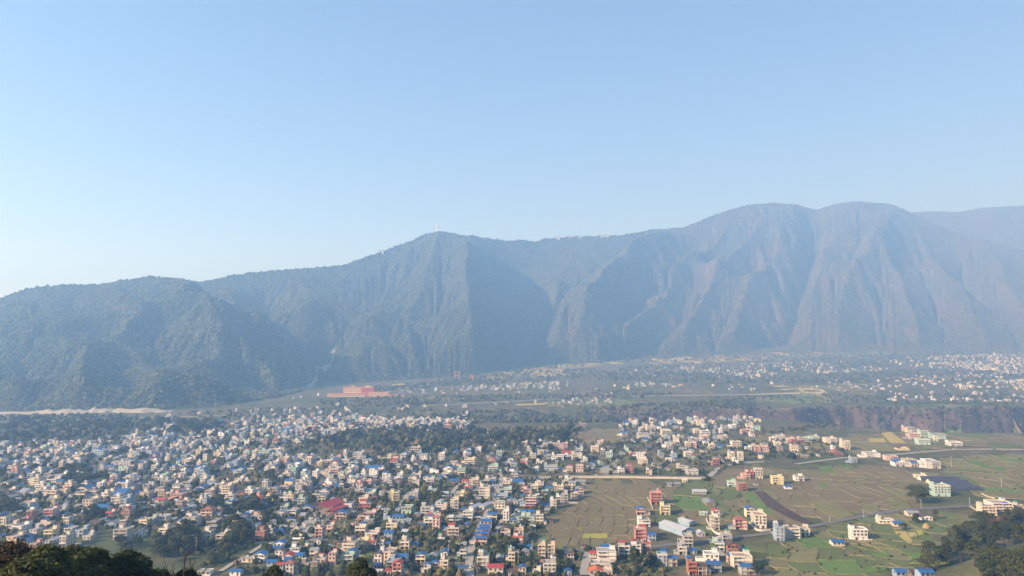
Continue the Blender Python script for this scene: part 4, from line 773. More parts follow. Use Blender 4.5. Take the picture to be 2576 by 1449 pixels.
ZONES = [([(-60, 1125), (250, 1108), (420, 1072), (560, 1062), (800, 1050), (1000, 1052), (1190, 1060), (1190, 1082), (900, 1088), (760, 1112), (720, 1150), (1000, 1150), (1250, 1130), (1300, 1150), (1300, 1195), (700, 1240), (-60, 1250)], .56, 13, 15),
         ([(-60, 1250), (700, 1240), (640, 1330), (430, 1340), (300, 1330), (-60, 1390)], .40, 15, 18), ([(700, 1200), (1250, 1200), (1170, 1440), (650, 1449), (640, 1340)], .22, 16, 18),
         ([(1190, 1330), (1300, 1210), (1460, 1210), (1380, 1290), (1330, 1380), (1200, 1449)], .30, 16, 18), ([(1300, 1120), (1480, 1112), (1500, 1185), (1290, 1195)], .30, 17, 20),
         ([(1560, 1068), (1750, 1050), (1910, 1050), (1925, 1080), (1880, 1108), (1560, 1118)], .42, 17, 20), ([(1500, 1130), (1700, 1105), (1900, 1120), (2050, 1105), (2130, 1120), (2130, 1146), (1900, 1160), (1800, 1192), (1500, 1190)], .16, 18, 22),
         ([(2270, 1078), (2370, 1082), (2380, 1110), (2300, 1128), (2270, 1110)], .16, 17, 20), ([(2240, 1140), (2360, 1143), (2370, 1176), (2240, 1168)], .15, 17, 20),
         ([(420, 1046), (560, 1036), (700, 1030), (820, 1022), (1000, 1020), (1180, 1040), (1180, 1052), (800, 1048), (560, 1058), (420, 1062)], .40, 20, 24), ([(1000, 1024), (1190, 1016), (1540, 1004), (1540, 1016), (1280, 1026), (1190, 1034), (1000, 1036)], .45, 20, 24),
         ([(1150, 968), (1300, 966), (1500, 958), (1750, 972), (1790, 992), (1500, 994), (1300, 990), (1150, 984)], .60, 20, 24), ([(985, 975), (1150, 970), (1150, 990), (985, 995)], .3, 22, 26),
         ([(1550, 930), (1700, 922), (2000, 906), (2200, 900), (2590, 886), (2590, 935), (2300, 930), (1900, 950), (1700, 952), (1560, 945)], .26, 26, 32), ([(1760, 935), (1830, 915), (1980, 912), (2010, 945), (1900, 955)], .35, 24, 28), ([(2290, 900), (2590, 886), (2590, 945), (2300, 940)], .35, 24, 28),
         ([(2100, 962), (2300, 945), (2590, 945), (2590, 1012), (2230, 1008)], .26, 25, 30), ([(2210, 965), (2290, 965), (2290, 1005), (2210, 1000)], .3, 22, 26), ([(2400, 960), (2590, 955), (2590, 1012), (2400, 1010)], .35, 22, 26), ([(1790, 968), (2210, 955), (2210, 985), (1790, 990)], .10, 28, 34)]
wp = list('ccccwwwwwwwggggggggpoobbbtykk'); rp = list('ffffffffffffmmnbbbbggggdw')
for zi, (poly, dens, sx, sy) in enumerate(ZONES):
    dens *= .85 if zi in (0, 9) else (.7 if zi in (1, 2, 3) else (.9 if zi < 9 else 1.35))
    W_ = uvpoly(poly); ang = -R(4); ca, sa = math.cos(ang), math.sin(ang)
    loc = [(p.x * ca + p.y * sa, -p.x * sa + p.y * ca) for p in W_]
    a = min(p[0] for p in loc); a1 = max(p[0] for p in loc); b0 = min(p[1] for p in loc); b1 = max(p[1] for p in loc); q = random.Random(100 + zi)
    ia = 0
    while a < a1:
        b = b0
        while b < b1:
            nz = float(vnoise(a / 90, b / 120, 80 + zi)) if zi < 9 else float(fbm(a / 150, b / 260, 80 + zi, 3))
            if q.random() < dens * ((1 + .8 * nz) if zi < 9 else max(0, .55 + 2.6 * nz)):
                jx = 2.5 if zi < 4 else sx * .45; x, y = a + q.uniform(-jx, jx), b + q.uniform(-sy * .45, sy * .45); X, Y = x * ca - y * sa, x * sa + y * ca
                w = q.choice([5, 5.5, 6, 6.5, 7, 8, 10]) * q.uniform(.9, 1.1) * (.85 if zi > 8 else 1); L = q.uniform(.9, 1.8); rf = q.choice(rp); fl = q.choice([1, 1, 2, 2, 2, 2, 3, 3]) if rf in 'fmn' else q.choice([1, 1, 2])
                p = Vector((X, Y, float(ground_z(X, Y))))
                if inside(p, W_) and free(p, max(w, w * L) / 2):
                    add_house(p, w, fl, q.choice(wp), rf, L, -R(4) + R(q.uniform(-4, 4)) + (R(90) if q.random() < .12 else 0), None, 'z%d' % zi)
                    occ.setdefault(cell(p), []).append((X, Y, max(w, w * L) / 2))
            b += sy
        a += sx * (1.55 if ia % 2 else 1.0); ia += 1
for zi in (0, 1, 2, 3, 4, 6):   # little tin shacks and stores in the gaps
    W_ = uvpoly(ZONES[zi][0]); xs_ = [p.x for p in W_]; ys_ = [p.y for p in W_]; q = random.Random(300 + zi); k = 0
    for _ in range(2600):
        X, Y = q.uniform(min(xs_), max(xs_)), q.uniform(min(ys_), max(ys_)); w = q.uniform(3, 5.2); L = q.uniform(.8, 2.2); p = Vector((X, Y, float(ground_z(X, Y))))
        if k > (260, 90, 70, 40, 40, 40)[(0, 1, 2, 3, 4, 6).index(zi)]: break
        if inside(p, W_) and free(p, max(w, w * L) / 2):
            add_house(p, w, 1, q.choice('ggkkwc'), q.choice('ggddbwg'), L, -R(4) + R(q.uniform(-6, 6)), None, 'shack'); occ.setdefault(cell(p), []).append((X, Y, max(w, w * L) / 2)); k += 1
print('houses', len(houses), 'listed', n_listed)
# ------------------------------------------------------------------ which of them stand as things of their own
NW = {1: 'one', 2: 'two', 3: 'three', 4: 'four', 5: 'five'}
LAND = [('red market hall', cuv('B', 2200, 500)), ('bright yellow block', cuv('C', 775, 350)), ('long blue hall', cuv('G', 900, 620)), ('row of blue roofs', cuv('C', 2050, 880)), ('big lone tree', cuv('F', 990, 300)), ('dark greenhouses', cuv('F', 1500, 150)),
        ('pale grey steel shed', cuv('E', 110, 800)), ('salmon pink house', cuv('B', 120, 430)), ('ploughed field', (1520, 1290)), ('foreground trees', (200, 1390)), ('wooded belt', (1100, 1105)), ('gravel yard', cuv('B', 1950, 780)), ('haystack', cuv('F', 1110, 720)), ('green netting', cuv('C', 1340, 1190)),
        ('bare tree', (462, 1420)), ('wooded knoll', (2450, 1380)), ('long road wall', (1560, 1195)), ('curved pale road', (1800, 1182)), ('river canyon', (2200, 1060)), ('lower asphalt road', (1900, 1347))]
ORD = ['nearest', 'second nearest', 'third nearest', 'fourth nearest', 'fifth nearest', 'sixth nearest', 'seventh nearest', 'eighth nearest', 'ninth nearest', 'tenth nearest', 'eleventh nearest', 'twelfth nearest', 'thirteenth nearest', 'fourteenth nearest', 'fifteenth nearest']
RDESC = {'f': 'flat concrete roof', 'b': 'blue metal roof', 'r': 'red metal roof', 'g': 'grey tin roof', 'w': 'pale tin roof', 'd': 'rusty brown roof', 'h': 'hipped tile roof', 'm': 'blue rooftop shelter', 'n': 'red rooftop shelter', 'e': 'bright orange roof'}
def kind_of(h): return 'shed' if h['fl'] == 1 and h['roof'] in 'bgwdr' else 'house'
def far_dir(h, l):
    du, dv = h['u'] - l[1][0], (h['v'] - l[1][1]) * 1.8
    return ('right of' if du > 0 else 'left of') if abs(du) > abs(dv) else ('below' if dv > 0 else 'behind')
inview = [h for h in houses if -10 < h['u'] < 2590 and h['v'] < 1475]
hs = sorted([h for h in inview if kind_of(h) == 'house'], key=lambda h: -h['size'])[:300]; ss = sorted([h for h in inview if kind_of(h) == 'shed'], key=lambda h: -h['size'])[:130]
solo = hs + ss; solo_ids = {id(h) for h in solo}
buckets = {}
for h in solo:
    l = min(LAND, key=lambda l: (h['u'] - l[1][0]) ** 2 + ((h['v'] - l[1][1]) * 1.6) ** 2); h['land'] = l; h['dir'] = far_dir(h, l)
    base = '%s %s with %s' % (WC[h['wall']][1], kind_of(h) if kind_of(h) == 'shed' else NW[int(h['fl'])] + '-storey house', RDESC[h['roof']])
    h['base'] = base; buckets.setdefault((base, l[0], h['dir']), []).append(h)
for (base, ln, dr), hh in buckets.items():
    hh.sort(key=lambda h: (h['u'] - h['land'][1][0]) ** 2 + ((h['v'] - h['land'][1][1]) * 1.6) ** 2)
    for k, h in enumerate(hh):
        h['label'] = '%s %s the %s' % (base, dr, ln) if len(hh) == 1 else '%s, %s %s the %s' % (base, ORD[min(k, 14)], dr, ln)
win_mesh = {}
def shared(kind, key):
    if (kind, key) not in win_mesh:
        m = (DOOR if kind == 'door' else WIN)[key]
        if kind in ('frame', 'pane'):
            g = MI['glass']; k2 = MB(); k2.v = m.v; sel = [i for i in range(len(m.f)) if (m.m[i] == g) == (kind == 'pane')]; k2.f = [m.f[i] for i in sel]; k2.m = [m.m[i] for i in sel]; m = k2
        ids = sorted(set(m.m)); m2 = MB(); m2.v, m2.f, m2.m = m.v, m.f, [ids.index(i) for i in m.m]; win_mesh[(kind, key)] = m2.mesh(kind, [MATS[i] for i in ids])
    return win_mesh[(kind, key)]
def part(name, m, parent):
    ids = sorted(set(m.m)); m2 = MB(); m2.v, m2.f, m2.m = m.v, m.f, [ids.index(i) for i in m.m]
    return link(name, m2.mesh(name, [MATS[i] for i in ids]), parent)
distant = MB(); n_obj = 0
for hi, h in enumerate(houses):
    own = id(h) in solo_ids
    lod = 0 if h['s'] > 2.6 and own else (1 if own else (2 if h['s'] < 1.5 else 1))
    P, op = house_parts(h['w'], h['d'], h['fl'], h['wall'], h['roof'], hi * 7 + 3, lod, h['sp'])
    if own:
        k = kind_of(h); root = empty(k, h['p'], h['rz']); tag(root, h['label'], k, 'houses of the town' if k == 'house' else 'metal-roofed sheds')
        par = {}; made = {}
        each = h['s'] > 3.0
        for name, m in P:
            if name in ('column', 'roof_post') and not each:
                if name in par: par[name].v, b = par[name].v, len(par[name].v); par[name].add(m.v, m.f, m.m[0])
                else: par[name] = m
                continue
            up_ = made.get({'water_tank': 'stair_head', 'railing': 'floor_slab', 'parapet': 'floor_slab'}.get(name), root)
            o = part(name, m, up_); made[name] = o
            if name == 'railing': o['kind'] = 'stuff'
        for name, m in par.items(): tag(part(name, m, root), kind='stuff')
        if each:
            for kd, key, x, y, z, r_ in op:
                if kd == 'window' and h['s'] > 3.45:
                    o = link(kd, shared('frame', key), root, (x, y, z), r_); link('pane', shared('pane', key), o)
                else: o = link(kd, shared(kd, key), root, (x, y, z), r_)
        else:
            for kd in ('window', 'door'):
                m = MB()
                for k2, key, x, y, z, r_ in op:
                    if k2 == kd: m.merge((WIN if kd == 'window' else DOOR)[key], Matrix.Translation((x, y, z)) @ Matrix.Rotation(r_, 4, 'Z'))
                if m.v: tag(part(kd, m, root), kind='stuff')
    elif h['u'] > -80 and h['u'] < 2660:
        M = Matrix.Translation(h['p']) @ Matrix.Rotation(h['rz'], 4, 'Z')
        for name, m in P:
            if name in ('railing', 'column', 'roof_post', 'washing') and lod == 2: continue
            distant.merge(m, M)
        for kd, key, x, y, z, r_ in op:
            T = M @ Matrix.Translation((x, y, z)) @ Matrix.Rotation(r_, 4, 'Z'); ww = 1.4 if kd == 'window' else 1.8
            distant.add([T @ Vector(c) for c in ((-ww / 2, -.05, 0), (ww / 2, -.05, 0), (ww / 2, -.05, 1.6), (-ww / 2, -.05, 1.6))], [(0, 1, 2, 3)], MI['glass' if kd == 'window' else 'shutter'])
do = distant.build('distant_houses', MATS); tag(do, 'hundreds of small distant concrete houses across the valley', 'houses', kind='stuff')
print('solo', len(solo), 'distant verts', len(distant.v), 'objects', len(bpy.data.objects), 'plots', plot_total[0])
# ------------------------------------------------------------------ trees
M_BARK = flat('tree_bark', (.055, .042, .032), .95, .1, .35, 2)
def leafmat(name, a, b, c, d, tr=.18): return mat_leaf(name, [(0, a), (.4, b), (.75, c), (1, d)], True, tr)
LEAF = {'dark': leafmat('dark_green_leaves', (.012, .020, .009), (.024, .037, .014), (.040, .055, .020), (.065, .078, .030)),
        'mid': leafmat('green_leaves', (.020, .032, .012), (.040, .055, .020), (.065, .080, .030), (.10, .115, .045)),
        'brown': leafmat('russet_dry_leaves', (.035, .026, .014), (.070, .048, .026), (.11, .075, .040), (.15, .11, .06)),
        'olive': leafmat('olive_green_leaves', (.017, .025, .008), (.036, .046, .014), (.062, .072, .022), (.098, .102, .036)),
        'lime': leafmat('yellow_green_leaves', (.07, .10, .02), (.13, .18, .035), (.20, .25, .05), (.27, .31, .08)),
        'rust': leafmat('reddish_brown_leaves', (.022, .016, .009), (.048, .030, .016), (.075, .046, .024), (.10, .070, .035))}
def leaf_cloud(q, lobes, n, size, shell=.45, flatten=.5):
    """lobes: (cx,cy,cz,rx,ry,rz); returns verts and quads of n small leaf blades"""
    L = np.array(lobes, float); wt = (L[:, 3] * L[:, 4] * L[:, 5]) ** .67; k = q.choice(len(L), n, p=wt / wt.sum())
    d = q.normal(size=(n, 3)); d /= np.linalg.norm(d, axis=1)[:, None]; d[:, 2] = np.where(d[:, 2] < -.35, -d[:, 2] * .6, d[:, 2])
    r = 1 - shell * q.random(n) ** 1.6 + .10 * q.normal(size=n); c = L[k, :3] + d * L[k, 3:] * r[:, None]
    nrm = d * .7 + q.normal(size=(n, 3)) * .6; nrm[:, 2] += flatten; nrm /= np.linalg.norm(nrm, axis=1)[:, None]
    a = np.cross(nrm, q.normal(size=(n, 3))); a /= np.linalg.norm(a, axis=1)[:, None] + 1e-9; b = np.cross(nrm, a)
    s = size * (.55 + .9 * q.random(n))[:, None]
    v = np.stack([c - a * s * .62, c - b * s * .36 + a * s * .05, c + a * s * .62, c + b * s * .36 - nrm * s * .08], 1).reshape(-1, 3)
    return v, np.arange(4 * n).reshape(-1, 4)
def round_lobes(q, h, w, n=11, base=.32, flat_=.75):
    out = []
    for k in range(n):
        t = q.random() ** .8; z = h * (base + (1 - base) * (.12 + .78 * t)); rr = w * .5 * math.sqrt(max(0.03, 1 - (1.9 * (t - .42)) ** 2 * .85)) * .62
        a = q.random() * 6.283; rad = w * (.16 + .12 * q.random()); out.append((rr * math.cos(a), rr * math.sin(a), z, rad, rad, rad * flat_))
    out.append((0, 0, h * .72, w * .27, w * .27, h * .2)); return out
def limbs(q, h, lobes, r0, n=6):
    m = MB(); top = Vector((q.normal() * .02 * h, q.normal() * .02 * h, h * .62)); mid = Vector((0, 0, h * .3)) + Vector((q.normal(), q.normal(), 0)) * h * .015
    m.tube((0, 0, -1.2), mid, r0 * 1.15, r0 * .8, 7); m.tube(mid, top, r0 * .8, r0 * .3, 6)
    for l in lobes[:n]:
        s = Vector((0, 0, h * (.26 + .22 * q.random()))); e = Vector(l[:3]); md = s.lerp(e, .5) + Vector((0, 0, h * .03)); m.tube(s, md, r0 * .42, r0 * .25, 5); m.tube(md, e, r0 * .25, r0 * .07, 5)
    return m
PROTO = {}
def proto(kind, var):
    key = (kind, var)
    if key in PROTO: return PROTO[key]
    q = np.random.default_rng(hash((var, len(kind), kind[0] < 'm')) % 9999 + var); h = 10.0
    if kind == 'tall': lob = round_lobes(q, h, 5.2, 11, .15, .95)
    elif kind == 'bamboo':
        lob = []
        for k in range(12):
            a = q.random() * 6.283; t = q.random(); lob.append((math.cos(a) * 2.2 * t, math.sin(a) * 2.2 * t, h * (.95 - .55 * t * q.random()), 1.0, 1.0, 1.9))
    elif kind == 'bush': lob = round_lobes(q, h, 12, 9, .02, .7)
    else: lob = round_lobes(q, h, 9.0, 12, .28, .72)
    v, f = leaf_cloud(q, lob, 1500, .95 if kind != 'bamboo' else .8)
    cr = np_mesh('crown', v, f, M_BARK); tr = limbs(q, h, lob, .24, 5).mesh('trunk', M_BARK)
    PROTO[key] = (cr, tr); return PROTO[key]
crown_mesh = {}
def crown_of(kind, var, leaf):
    k = (kind, var, leaf)
    if k not in crown_mesh:
        me = proto(kind, var)[0].copy(); me.name = 'crown'; me.materials.clear(); me.materials.append(LEAF[leaf]); crown_mesh[k] = me
    return crown_mesh[k]
grown = []; tree_q = random.Random(5); n_trees = [0]
def tree(p, h, kind, leaf, label, group, wid=1.0, name='tree'):
    var = tree_q.randrange(4); s = h / 10.0; o = empty(name, p, tree_q.uniform(0, 6.28)); o.scale = (s * wid, s * wid, s)
    grown.append((o, kind, leaf, h, label, group))
    link('trunk', proto(kind, var)[1], o); link('crown', crown_of(kind, var, leaf), o); tag(o, label, 'tree' if name != 'bush' else 'bush', group); n_trees[0] += 1
    return o
def grove(poly, n, hs, kinds, leaves, label, group, seed, gap=3.5, name='tree', wide=(.85, 1.2), avoid=True):
    q = random.Random(seed); W_ = uvpoly(poly); xs_ = [p.x for p in W_]; ys_ = [p.y for p in W_]; done = []; tries = 0
    while len(done) < n and tries < n * 60:
        tries += 1; x, y = q.uniform(min(xs_), max(xs_)), q.uniform(min(ys_), max(ys_)); p = Vector((x, y, 0))
        if not inside(p, W_) or any((p - d).length < gap for d in done) or (avoid and not free(p, 1.2)): continue
        done.append(Vector((x, y, 0))); p.z = float(ground_z(x, y)) - .2; k = q.choice(kinds)
        tree(p, q.uniform(*hs), k, q.choice(leaves), label, group, q.uniform(*wide), name)
    return len(done)
def cg(c, pts): return [cuv(c, *p) for p in pts]
grove([(770, 1097), (1000, 1080), (1180, 1086), (1440, 1086), (1440, 1122), (1180, 1138), (1000, 1132), (790, 1124)], 58, (12, 20), ['round', 'round', 'tall'], ['dark', 'dark', 'mid', 'olive'], 'dark broadleaf tree in the long wooded belt behind the town', 'trees of the wooded belt', 1, 7)
grove([(-40, 1062), (250, 1072), (400, 1062), (560, 1080), (500, 1096), (250, 1106), (-40, 1120)], 38, (12, 19), ['round', 'round', 'bush'], ['dark', 'mid', 'olive'], 'broadleaf tree in the hazy wood at the far edge of the left town', 'trees of the far left wood', 2, 8)
grove(cg('Z', [(455, 740), (470, 650), (700, 650), (740, 720), (690, 745)]), 15, (8, 13), ['round', 'bush'], ['dark', 'mid'], 'tree in the clump beside the small green field in the left town', 'trees beside the small green field', 3, 6)
grove(cg('B', [(0, 1190), (0, 900), (210, 850), (420, 900), (430, 1080), (200, 1190)]), 14, (8, 14), ['round', 'round'], ['dark', 'mid'], 'large dark tree in the grove above the dark brown field', 'trees of the grove by the brown field', 4, 6)
grove(cg('B', [(800, 1050), (800, 900), (930, 780), (1080, 830), (1170, 950), (1060, 1040)]), 12, (8, 13), ['round', 'tall'], ['mid', 'olive'], 'green tree in the grove below the orange balconied house', 'trees below the orange house', 5, 5)
grove(cg('B', [(440, 1240), (700, 1060), (900, 1040), (780, 1180), (560, 1340), (400, 1340)]), 12, (4, 7), ['bush'], ['mid', 'olive'], 'leafy bush on the bank between the two brown fields', 'bushes on the field bank', 6, 4, 'bush')
grove(cg('B', [(560, 480), (700, 340), (900, 420), (880, 640), (760, 620)]), 9, (6, 10), ['round', 'bush'], ['dark', 'mid'], 'dark tree among the houses left of the market hall', 'trees left of the market hall', 7, 5)
grove(cg('B', [(900, 520), (1100, 390), (1500, 430), (1560, 540), (1400, 650), (1200, 560)]), 14, (6, 11), ['round', 'round', 'bush'], ['mid', 'dark', 'olive'], 'tree in the gardens in front of the red market hall', 'trees in front of the market hall', 8, 5)
grove(cg('B', [(1500, 130), (1300, 40), (1450, 20), (1560, 230)]), 7, (7, 11), ['round'], ['olive', 'mid'], 'tree beside the peach villa behind the market hall', 'trees beside the peach villa', 9, 5)
grove(cg('A', [(800, 130), (1050, 60), (1400, 80), (1380, 160), (1000, 150)]), 10, (7, 11), ['round', 'bush'], ['dark', 'mid'], 'tree in the dark garden belt of the left town', 'trees of the garden belt', 10, 5)
grove(cg('A', [(1100, 680), (1350, 480), (1500, 520), (1450, 680), (1200, 740)]), 8, (6, 10), ['round', 'bush'], ['dark', 'mid'], 'tree among houses above the foreground trees', 'trees above the foreground', 11, 5)
grove(cg('A', [(0, 560), (60, 380), (240, 400), (280, 520), (100, 580)]), 7, (7, 11), ['round', 'bush'], ['mid', 'dark'], 'tree by the houses at the photo\'s left edge', 'trees at the left edge', 12, 5)
grove(cg('A', [(1640, 1060), (1750, 960), (2000, 960), (1990, 1060), (1800, 1100)]), 7, (5, 8), ['bush', 'round'], ['mid', 'dark'], 'bushy tree by the field behind the round foreground tree', 'trees behind the foreground tree', 13, 5)
grove(cg('A', [(2100, 1240), (2220, 990), (2500, 960), (2510, 1200), (2300, 1290)]), 9, (8, 13), ['round'], ['mid', 'dark'], 'tall tree at the corner of the dark brown field', 'trees at the field corner', 14, 6)
grove(cg('H', [(0, 450), (30, 350), (180, 320), (450, 300), (440, 380), (260, 420), (120, 470)]), 16, (8, 13), ['round', 'tall'], ['dark', 'mid'], 'tree at the right end of the wooded belt beside ploughed land', 'trees at the belt end', 15, 6)
grove(cg('H', [(680, 320), (720, 270), (1060, 260), (1060, 310), (800, 330)]), 10, (8, 13), ['tall', 'round'], ['dark', 'olive'], 'tree on the canyon edge behind the hamlet', 'trees on the canyon edge', 16, 6)
grove(cg('C', [(1150, 300), (1560, 230), (1580, 330), (1250, 380)]), 5, (5, 8), ['round', 'bush'], ['dark', 'mid'], 'garden tree near the white tin shed', 'trees near the white tin shed', 17, 5)
for c, x, y, h, k, lf, lb, wd in (('C', 2360, 1140, 11, 'round', 'olive', 'wide brownish tree beside the row of blue roofs', 1.35), ('C', 1420, 335, 7, 'round', 'dark', 'dark round tree by the white tin shed', 1.2), ('C', 635, 410, 8, 'round', 'mid', 'round tree left of the bright yellow block', 1.1), ('D', 1800, 1370, 16, 'tall', 'olive', 'tall shaggy tree in front of the red-roofed white house', 1.0),
                               ('D', 60, 1080, 9, 'round', 'mid', 'round tree beside the blue shed at the field corner', 1.2), ('E', 1110, 1440, 8, 'round', 'dark', 'dark bush at the corner of the grey house by the fields', 1.2), ('E', 770, 690, 6, 'round', 'dark', 'dark tree beside the maroon-trimmed villa', .9), ('C', 395, 1390, 12, 'round', 'lime', 'bright yellow-green tree at the bottom of the town', .85),
                               ('F', 960, 690, 8, 'bush', 'dark', 'dark leafy bush between the farm and the haystack', 1.0), ('F', 1240, 640, 9, 'tall', 'mid', 'slim tree right of the maroon-roofed farmhouse', 1.0), ('F', 780, 790, 6, 'bush', 'olive', 'low bush by the blue-roofed farm shed', .9), ('D', 2010, 1290, 8, 'bush', 'mid', 'garden bush left of the blue-topped pair of houses', 1.0),
                               ('E', 370, 80, 7, 'bush', 'olive', 'thicket below the pale road bend', 1.3), ('I', 185, 580, 13, 'round', 'dark', 'broad dark tree beside the pale road to the hamlet', 1.2), ('H', 85, 660, 12, 'round', 'dark', 'dark tree by the long road wall', 1.1), ('H', 340, 330, 12, 'tall', 'lime', 'pale yellowish tree at the belt edge', .8), ('I', 1420, 330, 12, 'bush', 'olive', 'pale bushy tree on the canyon rim', 1.2), ('E', 480, 1090, 6, 'bush', 'lime', 'yellow-green hedge bush in the walled garden', .8), ('D', 270, 1300, 7, 'bush', 'mid', 'green bush in the garden beside the twin-towered house', 1.3)):
    tree(cpt(c, x, y) - Vector((0, 0, .2)), h, k, lf, lb, None, wd)
# the big lone tree by the road
def big_tree(p, lobes, n, size, leaf, label, trunk_r, h, seed, name='tree', sparse=.45, nl=9, group=None):
    q = np.random.default_rng(seed); o = empty(name, p); v, f = leaf_cloud(q, lobes, n, size, sparse)
    lm = limbs(q, h, sorted(lobes, key=lambda l: -l[5])[:nl], trunk_r, nl); lm.build('trunk', M_BARK, o); link('crown', np_mesh('crown', v, f, LEAF[leaf]), o); tag(o, label, 'tree', group); n_trees[0] += 1; return o
q = np.random.default_rng(3); p = cpt('F', 985, 405); lob = []
for k in range(26):
    a = q.random() * 6.283; t = q.random() ** .6; z = 6.5 + 9.5 * q.random(); r_ = (10.8 - .055 * abs(z - 11) ** 2.2) * t * .95; lob.append((r_ * math.cos(a), r_ * math.sin(a), z, 2.6 + 1.2 * q.random(), 2.6 + q.random(), 2.0 + q.random()))
big_tree(p, lob, 9000, .75, 'mid', 'huge round-crowned lone tree by the road beside the dark greenhouses', .75, 15, 5)
# ------------------------------------------------------------------ trees close to the camera, on its own hillside
def near_tree(u, vtop, d, wid, leaf, label, seed, n=24000, size=.26, hcrown=None, lump=16):
    top = at(u, vtop, d); gz = float(ground_z(top.x, top.y)); h = top.z - gz; q = np.random.default_rng(seed); hc = hcrown or min(h * .75, wid * .95); lob = []
    for k in range(lump):
        a = q.random() * 6.283; t = q.random(); ph = t * 1.45; rr = wid * .5 * .74 * math.sin(ph) * (.75 + .35 * q.random()); z = h - hc * .5 + (hc * .5 - wid * .10) * math.cos(ph) * (.9 + .2 * q.random()) - hc * .05
        rad = wid * (.105 + .085 * q.random()); lob.append((rr * math.cos(a), rr * math.sin(a), z, rad, rad, rad * .8))
    lob.append((0, 0, h - hc * .45, wid * .33, wid * .33, hc * .3)); lob.append((0, 0, h - wid * .16, wid * .16, wid * .16, wid * .15))
    return big_tree(Vector((top.x, top.y, gz)), lob, n, size, leaf, label, .35 + wid * .01, h * .95, seed, 'tree', .5)
near_tree(20, 1366, 62, 9.5, 'rust', 'russet-brown tree crown in the lower left corner', 41, 30000, .24)
near_tree(110, 1374, 58, 6.5, 'olive', 'olive-green tree crown between the russet tree and its taller neighbour', 42, 26000, .24)
near_tree(185, 1371, 70, 7.2, 'olive', 'broad olive-brown tree crown second from the lower left corner', 43, 30000, .25); near_tree(60, 1405, 48, 8, 'olive', 'shadowy green tree crown filling the bottom left edge', 46, 26000, .2)
near_tree(312, 1386, 74, 7.4, 'dark', 'dark green dome-shaped tree crown at the bottom left', 44, 32000, .25); near_tree(248, 1424, 66, 5, 'olive', 'low olive crown between the two foreground domes', 45, 16000, .24); near_tree(400, 1430, 80, 6.5, 'dark', 'small dark crown behind the bare branches', 47, 16000, .24); near_tree(470, 1428, 78, 4.2, 'dark', 'dark bush top under the bare tree', 50, 9000, .22)
near_tree(905, 1402, 120, 5.8, 'dark', 'very dark pointed tree crown at the bottom beside the yellow-green tree', 48, 18000, .3, 8); near_tree(688, 1424, 125, 4.2, 'dark', 'small dark tree top at the bottom edge below the steep-roofed houses', 49, 10000, .3, 6)
def bare_tree(u, vtop, d, label):
    top = at(u, vtop, d); gz = float(ground_z(top.x, top.y)); o = empty('bare_tree', (top.x, top.y, gz)); h = top.z - gz; q = random.Random(8); m = MB(); bm_ = MB()
    pts = [Vector((0, 0, -1)), Vector((.2, 0, h * .45)), Vector((-.1, .1, h * .8)), Vector((0, 0, h))]
    for i in range(3): m.tube(pts[i], pts[i + 1], .22 - .06 * i, .16 - .055 * i, 6)
    def br(s, d_, L, r, n):
        e = s + d_ * L; bm_.tube(s, e, r, r * .55, 5)
        if n:
            for k in range(3): br(s.lerp(e, .4 + .3 * k), (d_ + Vector((q.uniform(-.8, .8), q.uniform(-.8, .8), q.uniform(-.1, .7)))).normalized(), L * .55, r * .5, n - 1)
    for k in range(7): t = .62 + .055 * k; a = k * 2.4; br(Vector((0, 0, h * t)), Vector((math.cos(a), math.sin(a), .45)).normalized(), 2.1 - .14 * k, .085, 2)
    m.build('trunk', M_BARK, o); tag(bm_.build('branch', M_BARK, o), kind='stuff'); tag(o, label, 'tree')
bare_tree(465, 1396, 74, 'leafless tree with thin bare branches at the bottom left')
# ------------------------------------------------------------------ the wooded knoll at the lower right
def knoll(n, poly, hs, kinds, leaves, label, group, seed, gap=4):
    q = random.Random(seed); done = []; tr = 0
    while len(done) < n and tr < 9000:
        tr += 1; u = q.uniform(2290, 2640); v = q.uniform(1300, 1520)
        if not inside((u, v), poly): continue
        p = hit(u, v)
        if any((p - d).length < gap for d in done): continue
        done.append(p); tree(p - Vector((0, 0, .3)), q.uniform(*hs), q.choice(kinds), q.choice(leaves), label, group, q.uniform(.85, 1.2))
knoll(20, [(2400, 1345), (2470, 1318), (2540, 1310), (2640, 1310), (2640, 1350), (2520, 1352), (2440, 1372), (2395, 1372)], (10, 15), ['round', 'bush'], ['brown', 'olive', 'olive', 'mid'], 'brownish half-bare tree on the crest of the wooded knoll', 'brown trees on the knoll crest', 1, 4.5)
knoll(26, [(2375, 1375), (2440, 1368), (2520, 1355), (2640, 1350), (2640, 1400), (2530, 1385), (2470, 1400), (2440, 1440), (2380, 1440)], (11, 16), ['round', 'tall', 'bamboo'], ['dark', 'dark', 'mid'], 'dark green tree on the near slope of the wooded knoll', 'green trees on the knoll slope', 2, 4.5)
knoll(8, [(2335, 1400), (2375, 1395), (2385, 1449), (2335, 1455)], (9, 13), ['bamboo', 'bush'], ['lime', 'olive'], 'yellowish bamboo-like clump at the left foot of the knoll', 'bamboo at the knoll foot', 3, 3.5)
knoll(9, [(2480, 1415), (2510, 1410), (2515, 1470), (2480, 1470)], (8, 12), ['round', 'bush'], ['dark', 'olive'], 'tree at the bottom of the knoll beside the bare earth slope', 'trees at the bare earth slope', 4, 3.5)
knoll(10, [(2530, 1440), (2640, 1425), (2640, 1500), (2520, 1500)], (9, 14), ['round', 'bush'], ['dark', 'olive', 'mid'], 'dark tree in the lower right corner', 'trees in the lower right corner', 5, 3.5)
